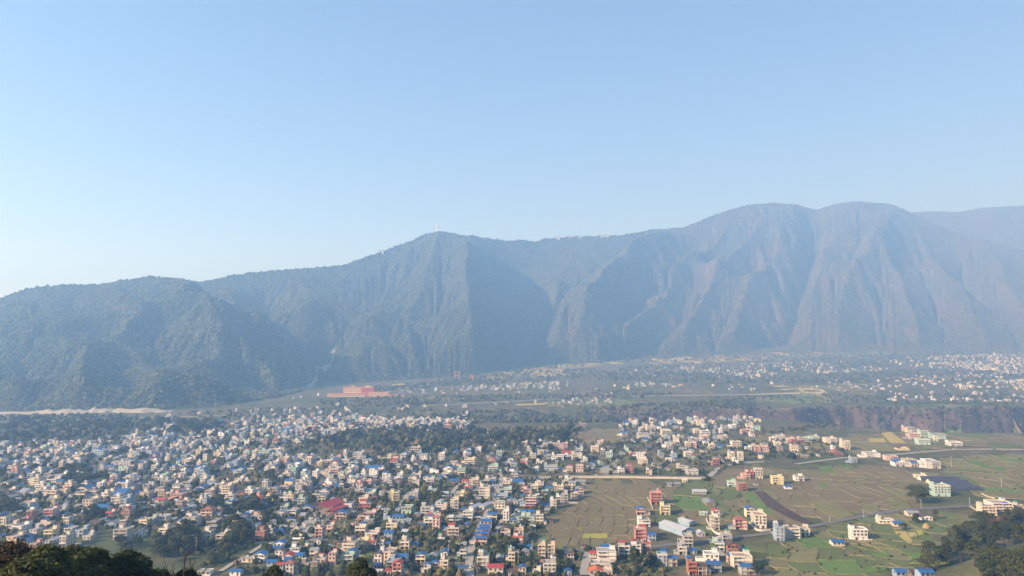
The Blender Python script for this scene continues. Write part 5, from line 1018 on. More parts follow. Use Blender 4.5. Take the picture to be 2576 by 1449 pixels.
# ------------------------------------------------------------------ uncountable greenery
def scatter_zone(polys, seed, avoid=True):
    q = random.Random(seed); pts = []; sc = []
    for poly, n, lo, hi in polys:
        W_ = uvpoly(poly); xs_ = [p.x for p in W_]; ys_ = [p.y for p in W_]; k = 0; tr = 0
        while k < n and tr < n * 12:
            tr += 1; x, y = q.uniform(min(xs_), max(xs_)), q.uniform(min(ys_), max(ys_)); p = Vector((x, y, 0))
            if not inside(p, W_) or (avoid and not free(p, .8)): continue
            s = q.uniform(lo, hi); z = float(ground_z(x, y)); pts.append((x, y, z + s * .33)); sc.append((s * q.uniform(.8, 1.3), s * q.uniform(.8, 1.3), s * q.uniform(.8, 1.15))); k += 1
    return pts, sc
def shrub_mat():
    a = N('shrub_leaves'); r = a.rand(); n = a.noise(a.world(), .9, 3, .75)
    c = a.ramp(r, [(0, (.028, .040, .016)), (.45, (.066, .082, .032)), (.8, (.115, .12, .052)), (1, (.19, .155, .085))]); c = a.mix(.7, c, a.ramp(n, [(.32, (.25, .25, .25)), (.68, (1, 1, 1))]), 'MULTIPLY'); a.base(c).rough(1, .05).bump(n, .8, .8); return a.m
M_SHRUB = shrub_mat()
TOWN = [([(-60, 1120), (420, 1075), (1190, 1062), (1300, 1150), (1300, 1200), (700, 1240), (-60, 1250)], 2600, 2.4, 6.5), ([(-60, 1250), (700, 1240), (1250, 1205), (1180, 1460), (640, 1460), (300, 1330), (-60, 1390)], 1800, 2, 5.5), ([(1190, 1330), (1300, 1205), (1460, 1205), (1380, 1300), (1330, 1385), (1640, 1385), (1700, 1460), (1200, 1460)], 600, 1.8, 5),
        ([(1290, 1120), (1500, 1110), (1700, 1100), (1900, 1110), (2130, 1110), (2130, 1150), (1900, 1160), (1790, 1195), (1290, 1195)], 700, 2.2, 6), ([(1560, 1066), (1910, 1050), (1925, 1085), (1880, 1110), (1560, 1118)], 170, 2.5, 6), ([(1800, 1365), (2340, 1340), (2340, 1460), (1880, 1460)], 120, .7, 2.0), ([(1640, 1212), (1800, 1212), (1940, 1320), (1700, 1360)], 60, .8, 2.2), ([(2240, 1135), (2590, 1120), (2590, 1270), (2300, 1275)], 70, .9, 2.4)]
a_, b_ = scatter_zone(TOWN, 3); so_ = scatter_object('shrubbery', a_, b_, M_SHRUB, 11, 2, 1.1); tag(so_, 'green garden shrubs scattered between the houses', 'shrubs', kind='stuff')
FAR = [([(-60, 1046), (300, 1046), (560, 1060), (560, 1092), (250, 1108), (-60, 1125)], 800, 4, 10), ([(420, 1040), (800, 1022), (1190, 1030), (1190, 1062), (560, 1066)], 450, 3, 7), ([(760, 1122), (780, 1092), (1180, 1078), (1460, 1078), (1450, 1128), (1180, 1142), (1000, 1136)], 700, 4, 10),
       ([(800, 1008), (1050, 998), (1600, 985), (1700, 988), (1640, 1000), (1100, 1012), (1050, 1024), (820, 1024)], 600, 4, 9), ([(1080, 1042), (1300, 1030), (1500, 1040), (1560, 1062), (1180, 1066)], 900, 4, 9), ([(1500, 1040), (1760, 1012), (1900, 1010), (1900, 1040), (1740, 1050), (1560, 1064)], 700, 4, 9),
       ([(1560, 930), (1900, 950), (2300, 930), (2590, 935), (2590, 955), (2200, 962), (1800, 966), (1500, 958)], 1000, 5, 10), ([(1500, 958), (2590, 900), (2590, 886), (1900, 905), (1560, 925)], 900, 6, 12), ([(1100, 950), (1500, 928), (1560, 945), (1300, 966), (1100, 972)], 420, 6, 12), ([(1750, 1000), (2100, 985), (2590, 990), (2590, 1020), (2200, 1018), (1900, 1012)], 520, 3, 8), ([(860, 985), (1150, 955), (1150, 970), (990, 985)], 300, 6, 12), ([(1900, 1084), (2590, 1078), (2590, 1088), (1900, 1096)], 420, 2, 6), ([(1100, 905), (1560, 900), (2200, 886), (2590, 884), (2590, 892), (2200, 900), (1560, 915), (1200, 945)], 700, 6, 14)]
a_, b_ = scatter_zone(FAR, 4); so_ = scatter_object('distant_trees', a_, b_, M_SHRUB, 23, 2, 1.0); tag(so_, 'masses of hazy trees on the far terraces', 'trees', kind='stuff')
# scrub clinging to the canyon walls
q = np.random.default_rng(9); xx = q.uniform(-330, 1500, 9000) * K; yy = q.uniform(1330, 1470, 9000) * K; zz = ground_z(xx, yy); gy = (ground_z(xx, yy + 4) - zz) / 4; ok = (gy > .35) & (vnoise(xx / 70, yy / 40, 90) > -.25)
xx, yy, zz = xx[ok], yy[ok], zz[ok]; s = q.uniform(2.5, 7.5, len(xx)); so_ = scatter_object('canyon_scrub', np.stack([xx, yy - s * .1, zz + s * .2], -1), np.stack([s * 1.1, s, s], -1), M_SHRUB, 31, 2, 1.0); tag(so_, 'dark scrub clinging to the canyon wall', 'scrub', kind='stuff')
print('trees', n_trees[0], 'objects', len(bpy.data.objects))

LOOK = {'dark': 'dark green', 'mid': 'green', 'olive': 'olive-green', 'brown': 'brownish', 'rust': 'russet', 'lime': 'yellow-green'}; SHAPE = {'round': 'round-crowned', 'tall': 'tall narrow', 'bush': 'low spreading', 'bamboo': 'feathery'}
by = {}
for g in grown:
    if g[5]: by.setdefault((g[4], g[5]), []).append(g)
for (lb, gr), gs in by.items():
    gs.sort(key=lambda g: g[0].location.x / g[0].location.y); n = len(gs); seen = {}
    place = (' ' + lb)[(' ' + lb).index(' tree ') + 6:] if ' tree ' in ' ' + lb else (lb[lb.index(' bush ') + 6:] if ' bush ' in lb else 'at the left foot of the knoll')
    what = 'bush' if ' bush ' in lb else ('clump' if 'clump' in lb and 'bamboo' in lb else 'tree')
    hm_ = sorted(g[3] for g in gs)[n // 2]
    for g in gs: seen.setdefault((g[2], g[1], g[3] > hm_), []).append(g)
    for (lf, kd, big), q_ in seen.items():
        for k, g in enumerate(q_):
            pos = '' if len(q_) == 1 else (', leftmost such' if k == 0 else (', rightmost such' if k == len(q_) - 1 else ', ' + ['', 'second', 'third', 'fourth', 'fifth', 'sixth', 'seventh', 'eighth', 'ninth', 'tenth', 'eleventh', 'twelfth', 'thirteenth', 'fourteenth', 'fifteenth', 'sixteenth'][min(k, 15)] + ' such from left'))
            txt = ('larger ' if big else 'smaller ') + LOOK[lf] + ' ' + SHAPE[kd] + ' ' + what + ' ' + place
            w_ = txt.split(); room = 16 - len(pos.split()); g[0]['label'] = ' '.join(w_[:room]) + pos
# ------------------------------------------------------------------ landmarks
def mm(*keys): return [MATS[MI[k]] for k in keys]
M_RED = mat_tin('bright_red_sheet_roof', (.52, .055, .055), .25); M_STEEL = mat_tin('galvanised_sheet', (.50, .53, .57), .4); M_POST = flat('steel_post', (.30, .08, .07), .6); M_CONC = MATS[MI['trimg']]
rz0 = -R(20)
o = empty('market_hall', cpt('B', 2190, 560) + Vector((2, 10, 0)), rz0); o.scale = (1.15, 1.15, 1.1); tag(o, 'open-sided market hall with a big bright red gabled roof', 'hall')
gable(15, 25, 6.0, .8, 3.4, 0, .15, 'y').build('roof', M_RED, o)
lean = MB(); lean.add([(8.4, -12, 5.4), (13, -12, 3.8), (13, 12, 3.8), (8.4, 12, 5.4), (8.4, -12, 5.55), (13, -12, 3.95), (13, 12, 3.95), (8.4, 12, 5.55)], [(3, 2, 1, 0), (4, 5, 6, 7), (0, 1, 5, 4), (1, 2, 6, 5), (2, 3, 7, 6), (3, 0, 4, 7)]); lean.build('side_roof', M_RED, o)
for sx in (-7.2, 7.2, 12.6):
    for k in range(5): yy_ = -11.5 + 23 * k / 4; MB().box(sx - .16, yy_ - .16, -1, sx + .16, yy_ + .16, 6.0 if abs(sx) < 10 else 3.8).build('column', M_POST, o)
MB().box(-7.4, 11.6, -1, 7.4, 12, 5.9).build('back_wall', MATS[MI['wg']], o); MB().box(-8, -14, -1, 9, 12.3, .35).build('floor', M_CONC, o); MB().box(-7, -20, -1.2, 8, -19.6, 1.9).build('front_wall', MATS[MI['wg']], o)
pw = hit(*cuv('G', 905, 645)); o = empty('long_hall', pw + Vector((0, 7, 0)), -R(5)); tag(o, 'long low hall with a bright blue metal roof in the town', 'hall')
MB().box(-11.5, -6, -1, 11.5, 6, 4.2).build('wall', MATS[MI['wk']], o); gable(23, 12, 4.2, .7, 2.2, 0, .15, 'x').build('roof', MATS[MI['rb']], o)
for k in range(6): link('window', shared('window', (1.9, 'frame')), o, (-9.5 + 3.8 * k, -6, 1.3), 0)
for j, (cx, cy_, w_, l_, rr, lb) in enumerate((('E', (70, 860), 13, 30, R(26), 'big pale grey steel shed with sloping sheet roof beside the road'), ('E', (215, 770), 7, 15, R(26), 'smaller grey steel shed joined behind the big pale one'))):
    p = cpt(cx, *cy_) + Vector((-4, 12, 0)); o = empty('steel_shed', p, rr); tag(o, lb, 'shed'); gable(w_, l_, 4.2, .6, w_ * .16, 0, .12, 'y').build('roof', M_STEEL, o)
    b_ = MB().box(-w_ / 2, -l_ / 2, -1, w_ / 2, l_ / 2, 4.18); ge = gable_end(w_, l_, 4.18, w_ * .16, 0, 'y'); b_.add(ge.v, ge.f); b_.build('wall', MATS[MI['wb']], o)
    for k in range(3): link('door', shared('door', 'shutter'), o, (-w_ * .3 + k * w_ * .3, -l_ / 2, .1), 0)
# dark shade-net houses in rows
gm = N('dark_greenhouse_film'); wv = gm.n('ShaderNodeTexWave'); gm.l(gm.coord('Object'), wv.inputs[0]); wv.inputs['Scale'].default_value = .35; gm.base(gm.ramp(wv.outputs[1], [(.35, (.028, .030, .045)), (.8, (.075, .08, .115))])).rough(.45, .4)
for j, (x0, x1, y, lb) in enumerate(((1060, 1560, 82, 'rearmost'), (1190, 1700, 130, 'second from the back'), (1390, 1750, 172, 'third from the back'), (1440, 1890, 225, 'frontmost'))):
    a, b = cpt('F', x0, y), cpt('F', x1, y); L = (b - a).length * 1.1; o = empty('greenhouse', (a + b) / 2 + Vector((0, 4.5, .1)), -R(2)); tag(o, 'long dark low greenhouse, %s of the four rows' % lb, 'greenhouse', 'dark greenhouses')
    n = 8; gf = MB(); prof = [(-4.6 + 9.2 * k / n, 2.0 + 2.4 * math.sin(math.pi * k / n)) for k in range(n + 1)]
    v = [(sx * L / 2, yy_, z_) for sx in (-1, 1) for yy_, z_ in prof]; gf.add(v, [(k, n + 1 + k, n + 2 + k, k + 1) for k in range(n)]); gf.build('roof', gm.m, o)
    MB().box(-L / 2, -4.6, -1, L / 2, -4.5, 2.0).build('side_wall', gm.m, o); MB().box(-L / 2, 4.5, -1, L / 2, 4.6, 2.0).build('side_wall', gm.m, o)
    for sx in (-1, 1):
        e = MB(); e.add([(sx * L / 2, yy_, z_) for yy_, z_ in prof] + [(sx * L / 2, 4.6, -1), (sx * L / 2, -4.6, -1)], [tuple(range(n + 3)) if sx > 0 else tuple(range(n + 2, -1, -1))]); e.build('end_wall', MATS[MI['wc']], o)
# haystacks
M_HAY = flat('dry_straw', (.30, .21, .10), 1, .1, .35, 2.2)
for c, x, y, r_, h_, lb in (('F', 1110, 765, 3.0, 4.6, 'large golden haystack in front of the maroon-roofed farmhouse'), ('E', 55, 640, 2.6, 3.4, 'low brown straw stack left of the cream villa with red roof'), ('D', 800, 1260, 1.9, 3.0, 'small brown straw stack beside the dark tin-roofed hut')):
    m = MB(); pf = [(r_ * .9, -.4), (r_, .6), (r_ * .96, h_ * .35), (r_ * .72, h_ * .62), (r_ * .42, h_ * .83), (r_ * .12, h_)]; m.lathe(pf, (0, 0, 0), 14); q = random.Random(int(x)); m.v = [(a + q.uniform(-.16, .16), b + q.uniform(-.16, .16), z_ + q.uniform(-.12, .12)) for a, b, z_ in m.v]
    tag(m.build('haystack', M_HAY, None, cpt(c, x, y)), lb, 'haystack')
# boundary and retaining walls
M_WALLP = mat_wall('pale_wall_plaster', (.56, .50, .40)); M_WALLG = mat_wall('grey_block_wall', (.40, .39, .37))
def wall_line(uv, h_, t_, mat, lb, name='boundary_wall', closed=False):
    p = world_path(uv, 4); m = MB(); q = random.Random(len(p))
    for i in range(len(p) - 1):
        a, b = p[i], p[i + 1]; d_ = (b - a); d_.z = 0; d_.normalize(); n_ = Vector((-d_.y, d_.x, 0)) * t_ / 2; za, zb = float(ground_z(a.x, a.y)), float(ground_z(b.x, b.y)); hh = h_
        m.add([a.to_2d().to_3d() - n_ + Vector((0, 0, za - .8)), b.to_2d().to_3d() - n_ + Vector((0, 0, zb - .8)), b.to_2d().to_3d() + n_ + Vector((0, 0, zb - .8)), a.to_2d().to_3d() + n_ + Vector((0, 0, za - .8)), a.to_2d().to_3d() - n_ + Vector((0, 0, za + hh)), b.to_2d().to_3d() - n_ + Vector((0, 0, zb + hh)), b.to_2d().to_3d() + n_ + Vector((0, 0, zb + hh)), a.to_2d().to_3d() + n_ + Vector((0, 0, za + hh))],
              [(4, 5, 6, 7), (0, 1, 5, 4), (2, 3, 7, 6)] + ([(3, 0, 4, 7)] if i == 0 else []) + ([(1, 2, 6, 5)] if i == len(p) - 2 else []))
    tag(m.build(name, mat), lb, 'wall')
wall_line([(1282, 1209), (1400, 1203), (1560, 1202.5), (1700, 1205), (1776, 1206)], 1.8, .35, M_WALLP, 'long pale retaining wall along the road above the middle field', 'retaining_wall')
wall_line([cuv('B', 2370, 965), cuv('B', 2505, 835), cuv('C', 0, 900), cuv('C', 190, 715)], 1.3, 2.6, MATS[MI['trim']], 'long straight white channel wall running up between brown plots', 'channel_wall')
wall_line([cuv('C', 1250, 965), cuv('C', 1300, 910), cuv('C', 1460, 760), cuv('C', 1500, 720)], 1.7, .4, M_WALLG, 'grey block wall slanting beside the blue-sided tall house'); wall_line([cuv('C', 1400, 975), cuv('C', 1560, 965), cuv('C', 1790, 985)], 1.5, .35, M_WALLG, 'grey block wall along the back of the brown field')
wall_line([cuv('E', 375, 640), cuv('E', 430, 760), cuv('E', 510, 855), cuv('E', 590, 870)], 1.8, .35, MATS[MI['trim']], 'cream curved compound wall left of the narrow cream house'); wall_line([cuv('E', 990, 690), cuv('E', 1110, 815), cuv('E', 1300, 800)], 1.6, .35, MATS[MI['trim']], 'pale compound wall around the tall cream house by the road')
wall_line([cuv('E', 1300, 830), cuv('E', 1440, 958), cuv('E', 1560, 930)], 1.4, .35, MATS[MI['wb']], 'light blue plot wall around the blue house with tanks'); wall_line([cuv('E', 1530, 860), cuv('E', 1600, 920), cuv('E', 1740, 905)], 1.3, .35, MATS[MI['trim']], 'white plot wall in front of the cream house with rooftop tower')
wall_line([cuv('E', 80, 1180), cuv('E', 100, 1350), cuv('E', 130, 1440)], 2.6, .4, MATS[MI['trim']], 'tall white side wall beside the red house at the bottom'); wall_line([cuv('F', 0, 915), cuv('F', 150, 945), cuv('F', 335, 940)], 1.2, .35, MATS[MI['trim']], 'low white wall at the foot of the isolated white house')
wall_line([cuv('F', 1745, 460), cuv('F', 1900, 560), cuv('F', 1970, 585)], 1.3, .35, M_WALLP, 'pale plot wall left of the raw brick building'); wall_line([cuv('F', 1900, 275), cuv('F', 2020, 335), cuv('F', 2090, 345)], 1.5, .35, M_WALLP, 'pale wall stub behind the raw brick building')
wall_line([cuv('A', 820, 360), cuv('A', 1190, 385)], 1.4, .35, M_WALLG, 'grey wall along the green field in the left town'); wall_line([cuv('B', 940, 355), cuv('B', 1200, 372), cuv('B', 1500, 345)], 1.6, .4, M_WALLG, 'grey street wall below the white three-storey house'); wall_line([cuv('D', 160, 345), cuv('D', 380, 335), cuv('D', 600, 330)], 1.2, .3, M_WALLP, 'pale lane wall behind the pink four-storey house'); wall_line([cuv('D', 840, 405), cuv('D', 975, 412)], 1.5, .35, M_WALLG, 'grey wall at the top left corner of the middle field')
wall_line([cuv('D', 1970, 330), cuv('D', 2020, 420), cuv('D', 2050, 490)], 1.3, .3, MATS[MI['wp']], 'pink plot wall left of the salmon four-storey house'); wall_line([cuv('D', 1785, 800), cuv('D', 1840, 945)], 1.3, .3, MATS[MI['wp']], 'pink plot wall beside the salmon house with red gable')
# poles
M_POLE = flat('concrete_pole', (.42, .41, .38), .9)
for j, (c, x, y, h_, lb) in enumerate((('B', 370, 1145, 13, 'tall pale pole beside the dark brown field'), ('F', 1037, 490, 9, 'pale utility pole by the road below the big lone tree'), ('F', 1735, 462, 9, 'pale utility pole by the road before the brick buildings'), ('A', 1130, 388, 10, 'pale pole beside the wall of the green field'), ('C', 55, 810, 9, 'pole beside the white channel wall'), ('C', 720, 155, 11, 'pole beside the market street'), ('C', 1015, 160, 13, 'tall dark pole left of the house with green tanks'), ('I', 825, 335, 12, 'pole behind the empty tan plots'), ('I', 848, 368, 12, 'pole at the corner of the tan plots'), ('I', 540, 332, 16, 'lattice pole on the canyon rim'), ('I', 1935, 332, 18, 'left one of two poles on the canyon rim'), ('I', 1945, 332, 18, 'right one of two poles on the canyon rim'), ('I', 1410, 612, 14, 'pale pole in the terraced field'), ('C', 1555, 1150, 8, 'thin pole in the brown field by green netting'), ('F', 2190, 175, 10, 'white pole in the green terraces'), ('E', 2150, 690, 6, 'short dark post beside the asphalt road'), ('D', 320, 1090, 8, 'pole by the blue shed at the road'), ('B', 2500, 820, 9, 'pole above the white channel wall'), ('F', 213, 620, 7, 'dark pole beside the asphalt road bend'), ('C', 2305, 170, 9, 'pole at the upper end of the central lane'), ('C', 2145, 460, 8, 'pole between the tin barrel roofs and lane'), ('C', 770, 520, 8, 'pole beside the mint shed with grey roof'))):
    o = empty('utility_pole', cpt(c, x, y)); m = MB().tube((0, 0, -1), (0, 0, h_), .2, .12, 7); m.build('pole', M_POLE, o); MB().box(-.9, -.06, h_ - 1.0, .9, .06, h_ - .86).build('cross_arm', M_POLE, o); tag(o, lb, 'pole', 'utility poles')
# tin barrel sheds beside the central lane
for c, x, y, w_, l_, rr, lb in (('C', 2040, 500, 6, 17, -R(20), 'long grey tin shed right beside the central lane'), ('C', 1900, 520, 6, 20, -R(20), 'long grey tin shed left of its lane-side twin'), ('C', 1410, 430, 7, 11, -R(16), 'pale rounded tin shed behind the pink terrace houses')):
    p = cpt(c, x, y); o = empty('tin_shed', p + Vector((2, l_ / 2, 0)), rr); tag(o, lb, 'shed'); gable(w_, l_, 2.8, .3, 1.3, 0, .1, 'y').build('roof', M_STEEL, o); b_ = MB().box(-w_ / 2, -l_ / 2, -1, w_ / 2, l_ / 2, 2.78); ge = gable_end(w_, l_, 2.78, 1.3, 0, 'y'); b_.add(ge.v, ge.f); b_.build('wall', MATS[MI['wg']], o); link('door', shared('door', 'shutter'), o, (0, -l_ / 2, .1), 0)
# gravel yard: truck, white tanks, heaps
def truck(p, rr, lb):
    o = empty('truck', p, rr); tag(o, lb, 'truck'); MB().box(-1.1, -1.0, .9, 1.1, 4.0, 1.1).box(-1.15, -1.0, 1.1, -1.05, 4, 2.2).box(1.05, -1, 1.1, 1.15, 4, 2.2).box(-1.05, 3.9, 1.1, 1.05, 4, 2.2).box(-1.05, -1, 1.1, 1.05, -.9, 2.5).build('tipper_bed', MATS[MI['wy']], o)
    cb = MB(); cb.add([(-1.1, -3.0, .8), (1.1, -3.0, .8), (1.1, -1.1, .8), (-1.1, -1.1, .8), (-1.1, -3.0, 1.7), (1.1, -3.0, 1.7), (1.1, -1.1, 2.6), (-1.1, -1.1, 2.6), (-1.05, -2.6, 2.6), (1.05, -2.6, 2.6)], [(3, 2, 1, 0), (0, 1, 5, 4), (4, 5, 9, 8), (8, 9, 6, 7), (1, 2, 6, 9, 5), (3, 0, 4, 8, 7), (2, 3, 7, 6)]); cb.build('cab', MATS[MI['ww']], o)
    for yy_ in (-2.2, 1.2, 2.8):
        for sx in (-1, 1): MB().tube((sx * .8, yy_, .48), (sx * 1.12, yy_, .48), .48, .48, 12).build('wheel', MATS[MI['tankk']], o)
truck(cpt('B', 1885, 905) + Vector((0, 0, .6)), R(60), 'tipper truck parked in the gravel yard')
for x, lb, L in ((1680, 'short white tank trailer by the lane below the gravel yard', 5), (1840, 'long white tank trailer by the lane below the gravel yard', 9)):
    o = empty('tank_trailer', cpt('B', x, 952) + Vector((0, 0, .6)), R(2)); tag(o, lb, 'trailer'); MB().tube((-L / 2, 0, 1.5), (L / 2, 0, 1.5), .85, .85, 12).build('tank', MATS[MI['ww']], o); MB().box(-L / 2, -.7, .5, L / 2, .7, .68).build('chassis', MATS[MI['tankk']], o)
    for xx_ in (-L * .3, L * .3):
        for sy in (-1, 1): MB().tube((xx_, sy * .6, .4), (xx_, sy * .85, .4), .4, .4, 10).build('wheel', MATS[MI['tankk']], o)
def heap(uv, w_, d_, h_, mat, name, seed, terr=False, n=26, base=None):
    p = base or hit(*uv); q = np.random.default_rng(seed); g = np.linspace(-1, 1, n); X, Y = np.meshgrid(g, g); r_ = np.sqrt(X ** 2 + Y ** 2)
    Z = np.clip(1 - r_ ** 1.6 + .5 * vnoise(X * 4 + seed, Y * 3, 7) + .25 * vnoise(X * 9, Y * 9 + seed, 8), -.1, 1.2)
    if terr: Z = np.floor(Z * 4 + .3 * X) / 4
    XX = p.x + X * w_ / 2; YY = p.y + Y * d_ / 2; ZZ = ground_z(XX, YY) - .6 + Z * h_ * (r_ < 1.15); co = np.stack([XX, YY, ZZ], -1).reshape(-1, 3); i = (np.arange(n - 1)[:, None] * n + np.arange(n - 1)[None]).ravel()
    return tag(link(name, np_mesh(name, co, np.stack([i, i + 1, i + n + 1, i + n], 1), mat, not terr)), kind='structure')
M_SAND = mat_road('quarry_sand', (.26, .235, .19), (.44, .40, .33))
for k, (x, y) in enumerate(((1840, 790), (1960, 730), (2060, 640), (1800, 850), (2120, 700))): heap(cuv('B', x, y), 12, 12, 3.2, M_PALE, 'gravel_heap', k)
# ------------------------------------------------------------------ quarry cut into the foot of the hill at the left
heap((60, 1046), 330, 60, 2.5, M_SAND, 'quarry_ground', 21); heap((160, 1038), 150, 80, 8, M_SAND, 'quarry_ground', 22); heap((245, 1036), 110, 70, 9, M_SAND, 'quarry_ground', 23); heap((340, 1036), 190, 80, 10, M_SAND, 'quarry_ground', 24, True); heap((30, 1040), 220, 50, 4, M_SAND, 'quarry_ground', 25)
# ------------------------------------------------------------------ monastery on the far terrace
M_MONR = mat_wall('monastery_red', (.42, .12, .09)); M_MONC = mat_wall('monastery_cream', (.55, .40, .27)); M_GOLD = flat('gilded_roof', (.55, .34, .08), .4, .5)
def block(o, name, cx, cy_, w_, d_, z0, h_, mat, rows, cols, trim):
    b = MB().box(cx - w_ / 2, cy_ - d_ / 2, z0 - 14, cx + w_ / 2, cy_ + d_ / 2, z0 + h_).build(name, mat, o); MB().box(cx - w_ / 2 - .8, cy_ - d_ / 2 - .8, z0 + h_, cx + w_ / 2 + .8, cy_ + d_ / 2 + .8, z0 + h_ + 1.4).build('cornice', trim, b)
    m = MB()
    for i in range(rows):
        for j in range(cols): x = cx - w_ / 2 + w_ * (j + .5) / cols; z_ = z0 + h_ * (i + .25) / rows; m.box(x - w_ / cols * .27, cy_ - d_ / 2 - .12, z_, x + w_ / cols * .27, cy_ - d_ / 2 + .05, z_ + h_ / rows * .55)
    tag(m.build('window', MATS[MI['glass']], b), kind='stuff')
pm = hit(905, 999); o = empty('monastery', pm, -R(3)); o.scale = (.90, .8, .85); tag(o, 'large cream and red monastery complex on the far terrace below the mountain', 'monastery')
block(o, 'cream_block', -38, 60, 66, 16, 16, 17, M_MONC, 4, 14, M_MONR); block(o, 'red_temple', 16, 56, 46, 20, 15, 18, M_MONR, 4, 9, M_MONC); block(o, 'long_block', -52, 22, 134, 14, 2, 10, M_MONC, 2, 26, M_MONR); block(o, 'arcade_block', 62, 26, 70, 16, 0, 16, M_MONC, 4, 10, M_MONC)
for k in range(5): block(o, 'small_house', 104 + 11 * k, 14 + (k % 2) * 10, 8, 10, -1, 8 + (k % 3) * 2, M_MONC, 2, 2, M_MONR)
hip(20, 14, 34.5, 2, 5, 0).build('gilded_roof', M_GOLD, o, (16, 56, 0)); hip(12, 9, 34.5, 1.5, 4, 0).build('gilded_roof', M_GOLD, o, (-38, 60, 0))
for u, v, sc, lb in ((801, 995, .55, 'white stupa on the terrace left of the monastery'), (757, 1000, .35, 'small white stupa farthest left of the monastery'), (738, 1003, .3, 'smallest white stupa at the forest edge')):
    m = MB().lathe([(8, 0), (8, 3), (6.5, 3), (6.5, 5), (5.2, 5), (5.4, 8), (4.2, 11), (1.6, 12.5), (1.6, 14), (1.2, 14), (.3, 21)], (0, 0, 0), 12); m.v = [(a * sc, b * sc, z_ * sc) for a, b, z_ in m.v]; tag(m.build('stupa', MATS[MI['ww']], None, hit(u, v)), lb, 'stupa')
# ------------------------------------------------------------------ things on the skyline
def ridge_pt(u, dv=0):
    i = int(round((u - us[0]) / 5)); return Vector((float(X2[NT - 1, i]), float(D2[NT - 1, i]), float(Z2[NT - 1, i]) + dv))
o = empty('lookout_tower', ridge_pt(1098)); tag(o, 'lookout tower on the peak above the middle spur', 'tower'); MB().box(-14, -10, -8, 14, 10, 6).build('base', MATS[MI['wc']], o); MB().tube((0, 0, 5), (0, 0, 30), 4.5, 3.5, 10).build('shaft', MATS[MI['wc']], o); MB().lathe([(3, 29), (9, 32), (9, 35), (7, 35), (7, 40), (8.5, 40), (2, 45), (.4, 50)], (0, 0, 0), 10).build('viewing_deck', MATS[MI['wc']], o)
o = empty('radio_mast', ridge_pt(1107)); tag(o, 'thin radio mast right of the lookout tower on the peak', 'mast'); MB().tube((0, 0, -5), (0, 0, 52), 1.6, .6, 6).build('mast', M_POLE, o); MB().box(-2, -2, -4, 2, 2, 4).build('hut', MATS[MI['wc']], o)
for k, (u, w_, h_, lb) in enumerate(((1400, 46, 8, 'long pale building, leftmost of three on the ridge'), (1428, 30, 9, 'pale block, middle one of three on the ridge'), (1455, 44, 7, 'long pale building, rightmost of three on the ridge'), (1508, 34, 7, 'low pale ridge building left of the tallest one'), (1526, 34, 13, 'tallest pale building on the ridge right of the saddle'), (958, 26, 7, 'small pale building on the ridge left of the tower'), (688, 20, 5, 'small white building on the low left ridge'))):
    p = ridge_pt(u); o = empty('ridge_building', p); tag(o, lb, 'building', 'buildings on the ridge'); MB().box(-w_ / 2, -9, -14, w_ / 2, 9, h_).build('wall', MATS[MI['wg']], o); MB().box(-w_ / 2 - 1, -10, h_, w_ / 2 + 1, 10, h_ + 1.5).build('roof', MATS[MI['trimg']], o); m = MB()
    for j in range(int(w_ / 7)):
        for i in range(2): m.box(-w_ / 2 + 3 + 7 * j, -9.2, 1 + i * h_ * .45, -w_ / 2 + 7 + 7 * j, -8.9, 1 + i * h_ * .45 + h_ * .25)
    tag(m.build('window', MATS[MI['glass']], o), kind='stuff')
M_ORNG = flat('orange_steel', (.50, .20, .13), .6)
for u, v, sc, lb in ((1150, 957, 1.0, 'orange bridge pylon at the mouth of the valley'), (1186, 955, .55, 'smaller bridge pylon right of the orange one')):
    o = empty('bridge_pylon', hit(u, v)); tag(o, lb, 'pylon')
    for sx in (-1, 1): MB().box(sx * 9 * sc - 1.2, -1.2, -3, sx * 9 * sc + 1.2, 1.2, 36 * sc).build('leg', M_ORNG, o)
    for zz_ in (.55, .95): MB().box(-9 * sc + 1.21, -1, 36 * sc * zz_ - 1.2, 9 * sc - 1.21, 1, 36 * sc * zz_ + .8).build('cross_beam', M_ORNG, o)
# blue tarpaulin over the edge of the unfinished building
p = cpt('F', 2215, 535); tm_ = flat('blue_tarpaulin', (.02, .09, .52), .5, .4); n = 9; g = np.linspace(0, 1, n); X, Y = np.meshgrid(g, g); Zt = .25 + .3 * vnoise(X * 4, Y * 4, 3) - np.where(Y < .45, (.45 - Y) * 6.0, 0); XX = p.x + .5 + 4.4 * X + .3 * vnoise(Y * 5, X * 2, 4); YY = p.y + 1.2 - .8 + 3.6 * np.maximum(Y, .4) - .9; co = np.stack([XX, YY, p.z + 3 * SH + 1.2 + Zt], -1).reshape(-1, 3); i = (np.arange(n - 1)[:, None] * n + np.arange(n - 1)[None]).ravel()
tag(link('tarpaulin', np_mesh('tarpaulin', co, np.stack([i, i + 1, i + n + 1, i + n], 1), tm_, True)), 'crumpled bright blue tarpaulin draped over the unfinished cream building', 'tarpaulin')
# tan plots laid out with low walls near the canyon
for k, pts in enumerate(([(770, 395), (890, 390), (910, 420), (785, 418)], [(870, 350), (950, 345), (1060, 430), (945, 430)])): single_plot('I', pts, 'gold', .5)

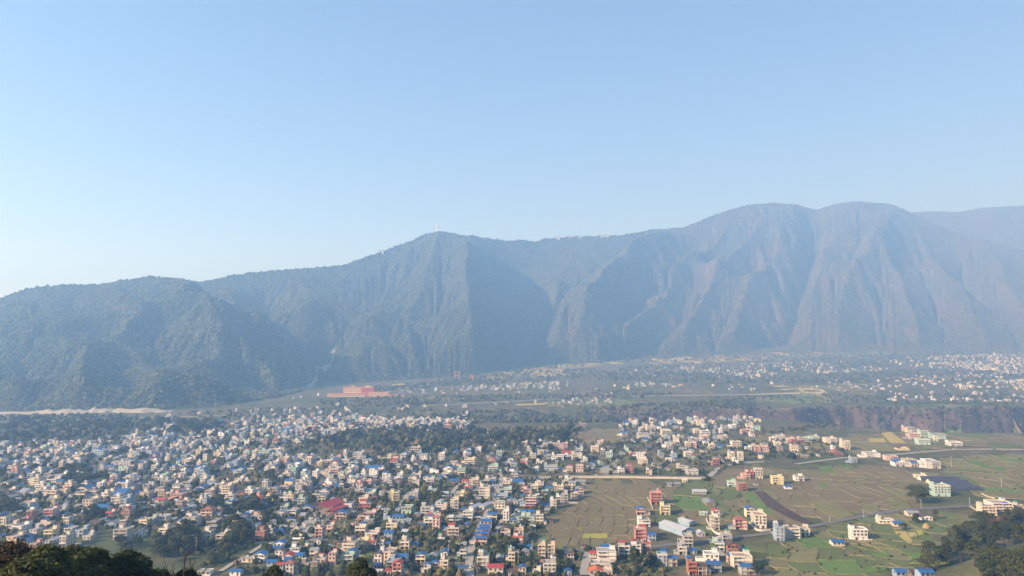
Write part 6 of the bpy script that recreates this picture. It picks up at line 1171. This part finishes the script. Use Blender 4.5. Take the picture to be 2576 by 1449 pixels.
# cars along the roads
def car(p, rr, mat, lb):
    o = empty('car', p, rr); tag(o, lb, 'car', 'cars along the roads'); b = MB(); b.box(-.85, -2.0, .35, .85, 2.0, .9); b.build('body', mat, o)
    c_ = MB(); c_.add([(-.78, -1.2, .9), (.78, -1.2, .9), (.78, 1.5, .9), (-.78, 1.5, .9), (-.66, -.7, 1.5), (.66, -.7, 1.5), (.66, 1.1, 1.5), (-.66, 1.1, 1.5)], [(4, 5, 6, 7), (0, 1, 5, 4), (1, 2, 6, 5), (2, 3, 7, 6), (3, 0, 4, 7)]); c_.build('cabin', MATS[MI['glass']], o); MB().box(-.68, -.72, 1.5, .68, 1.12, 1.56).build('roof', mat, o)
    for yy_ in (-1.25, 1.25):
        for sx in (-1, 1): MB().tube((sx * .7, yy_, .32), (sx * .9, yy_, .32), .32, .32, 10).build('wheel', MATS[MI['tankk']], o)
for u, v, rr, mk, lb in ((1500, 1198, 90, 'ww', 'white car on the road above the ploughed field'), (1640, 1200, 90, 'rr', 'red car on the road by the retaining wall'), (1950, 1342, 70, 'ww', 'white car on the asphalt road by the tank house'), (2250, 1287, 75, 'rg', 'grey car on the asphalt road below the lone tree'), (1196, 1358, 10, 'ww', 'white car on the central lane beside blue roofs'), (1245, 1254, 12, 'rb', 'blue car at the upper central lane'), (1560, 1380, 88, 'rg', 'grey car on the road below the ploughed field'), (1183, 1430, 0, 'ww', 'white car at the bottom of the central lane'), (2400, 1131, 90, 'ww', 'white car on the pale road to the right hamlet')):
    car(hit(u, v) + Vector((0, 0, .6)), R(rr), MATS[MI[mk]], lb)
# ------------------------------------------------------------------ haze: the air of the valley
hz = MB().box(-6900 * K, -1000 * K, -100 * K, 8700 * K, 8300 * K, 1190 * K)
hm = bpy.data.materials.new('valley_haze'); hm.use_nodes = True; t = hm.node_tree; t.nodes.clear()
pv = t.nodes.new('ShaderNodeVolumePrincipled'); oo = t.nodes.new('ShaderNodeOutputMaterial'); t.links.new(pv.outputs[0], oo.inputs['Volume'])
pv.inputs['Color'].default_value = (*HAZE_COLOR, 1); pv.inputs['Density'].default_value = HAZE_DENSITY; pv.inputs['Anisotropy'].default_value = 0.3
pv.inputs['Absorption Color'].default_value = (*HAZE_ABSORB, 1)
haze = hz.build('haze', hm); tag(haze, kind='stuff')
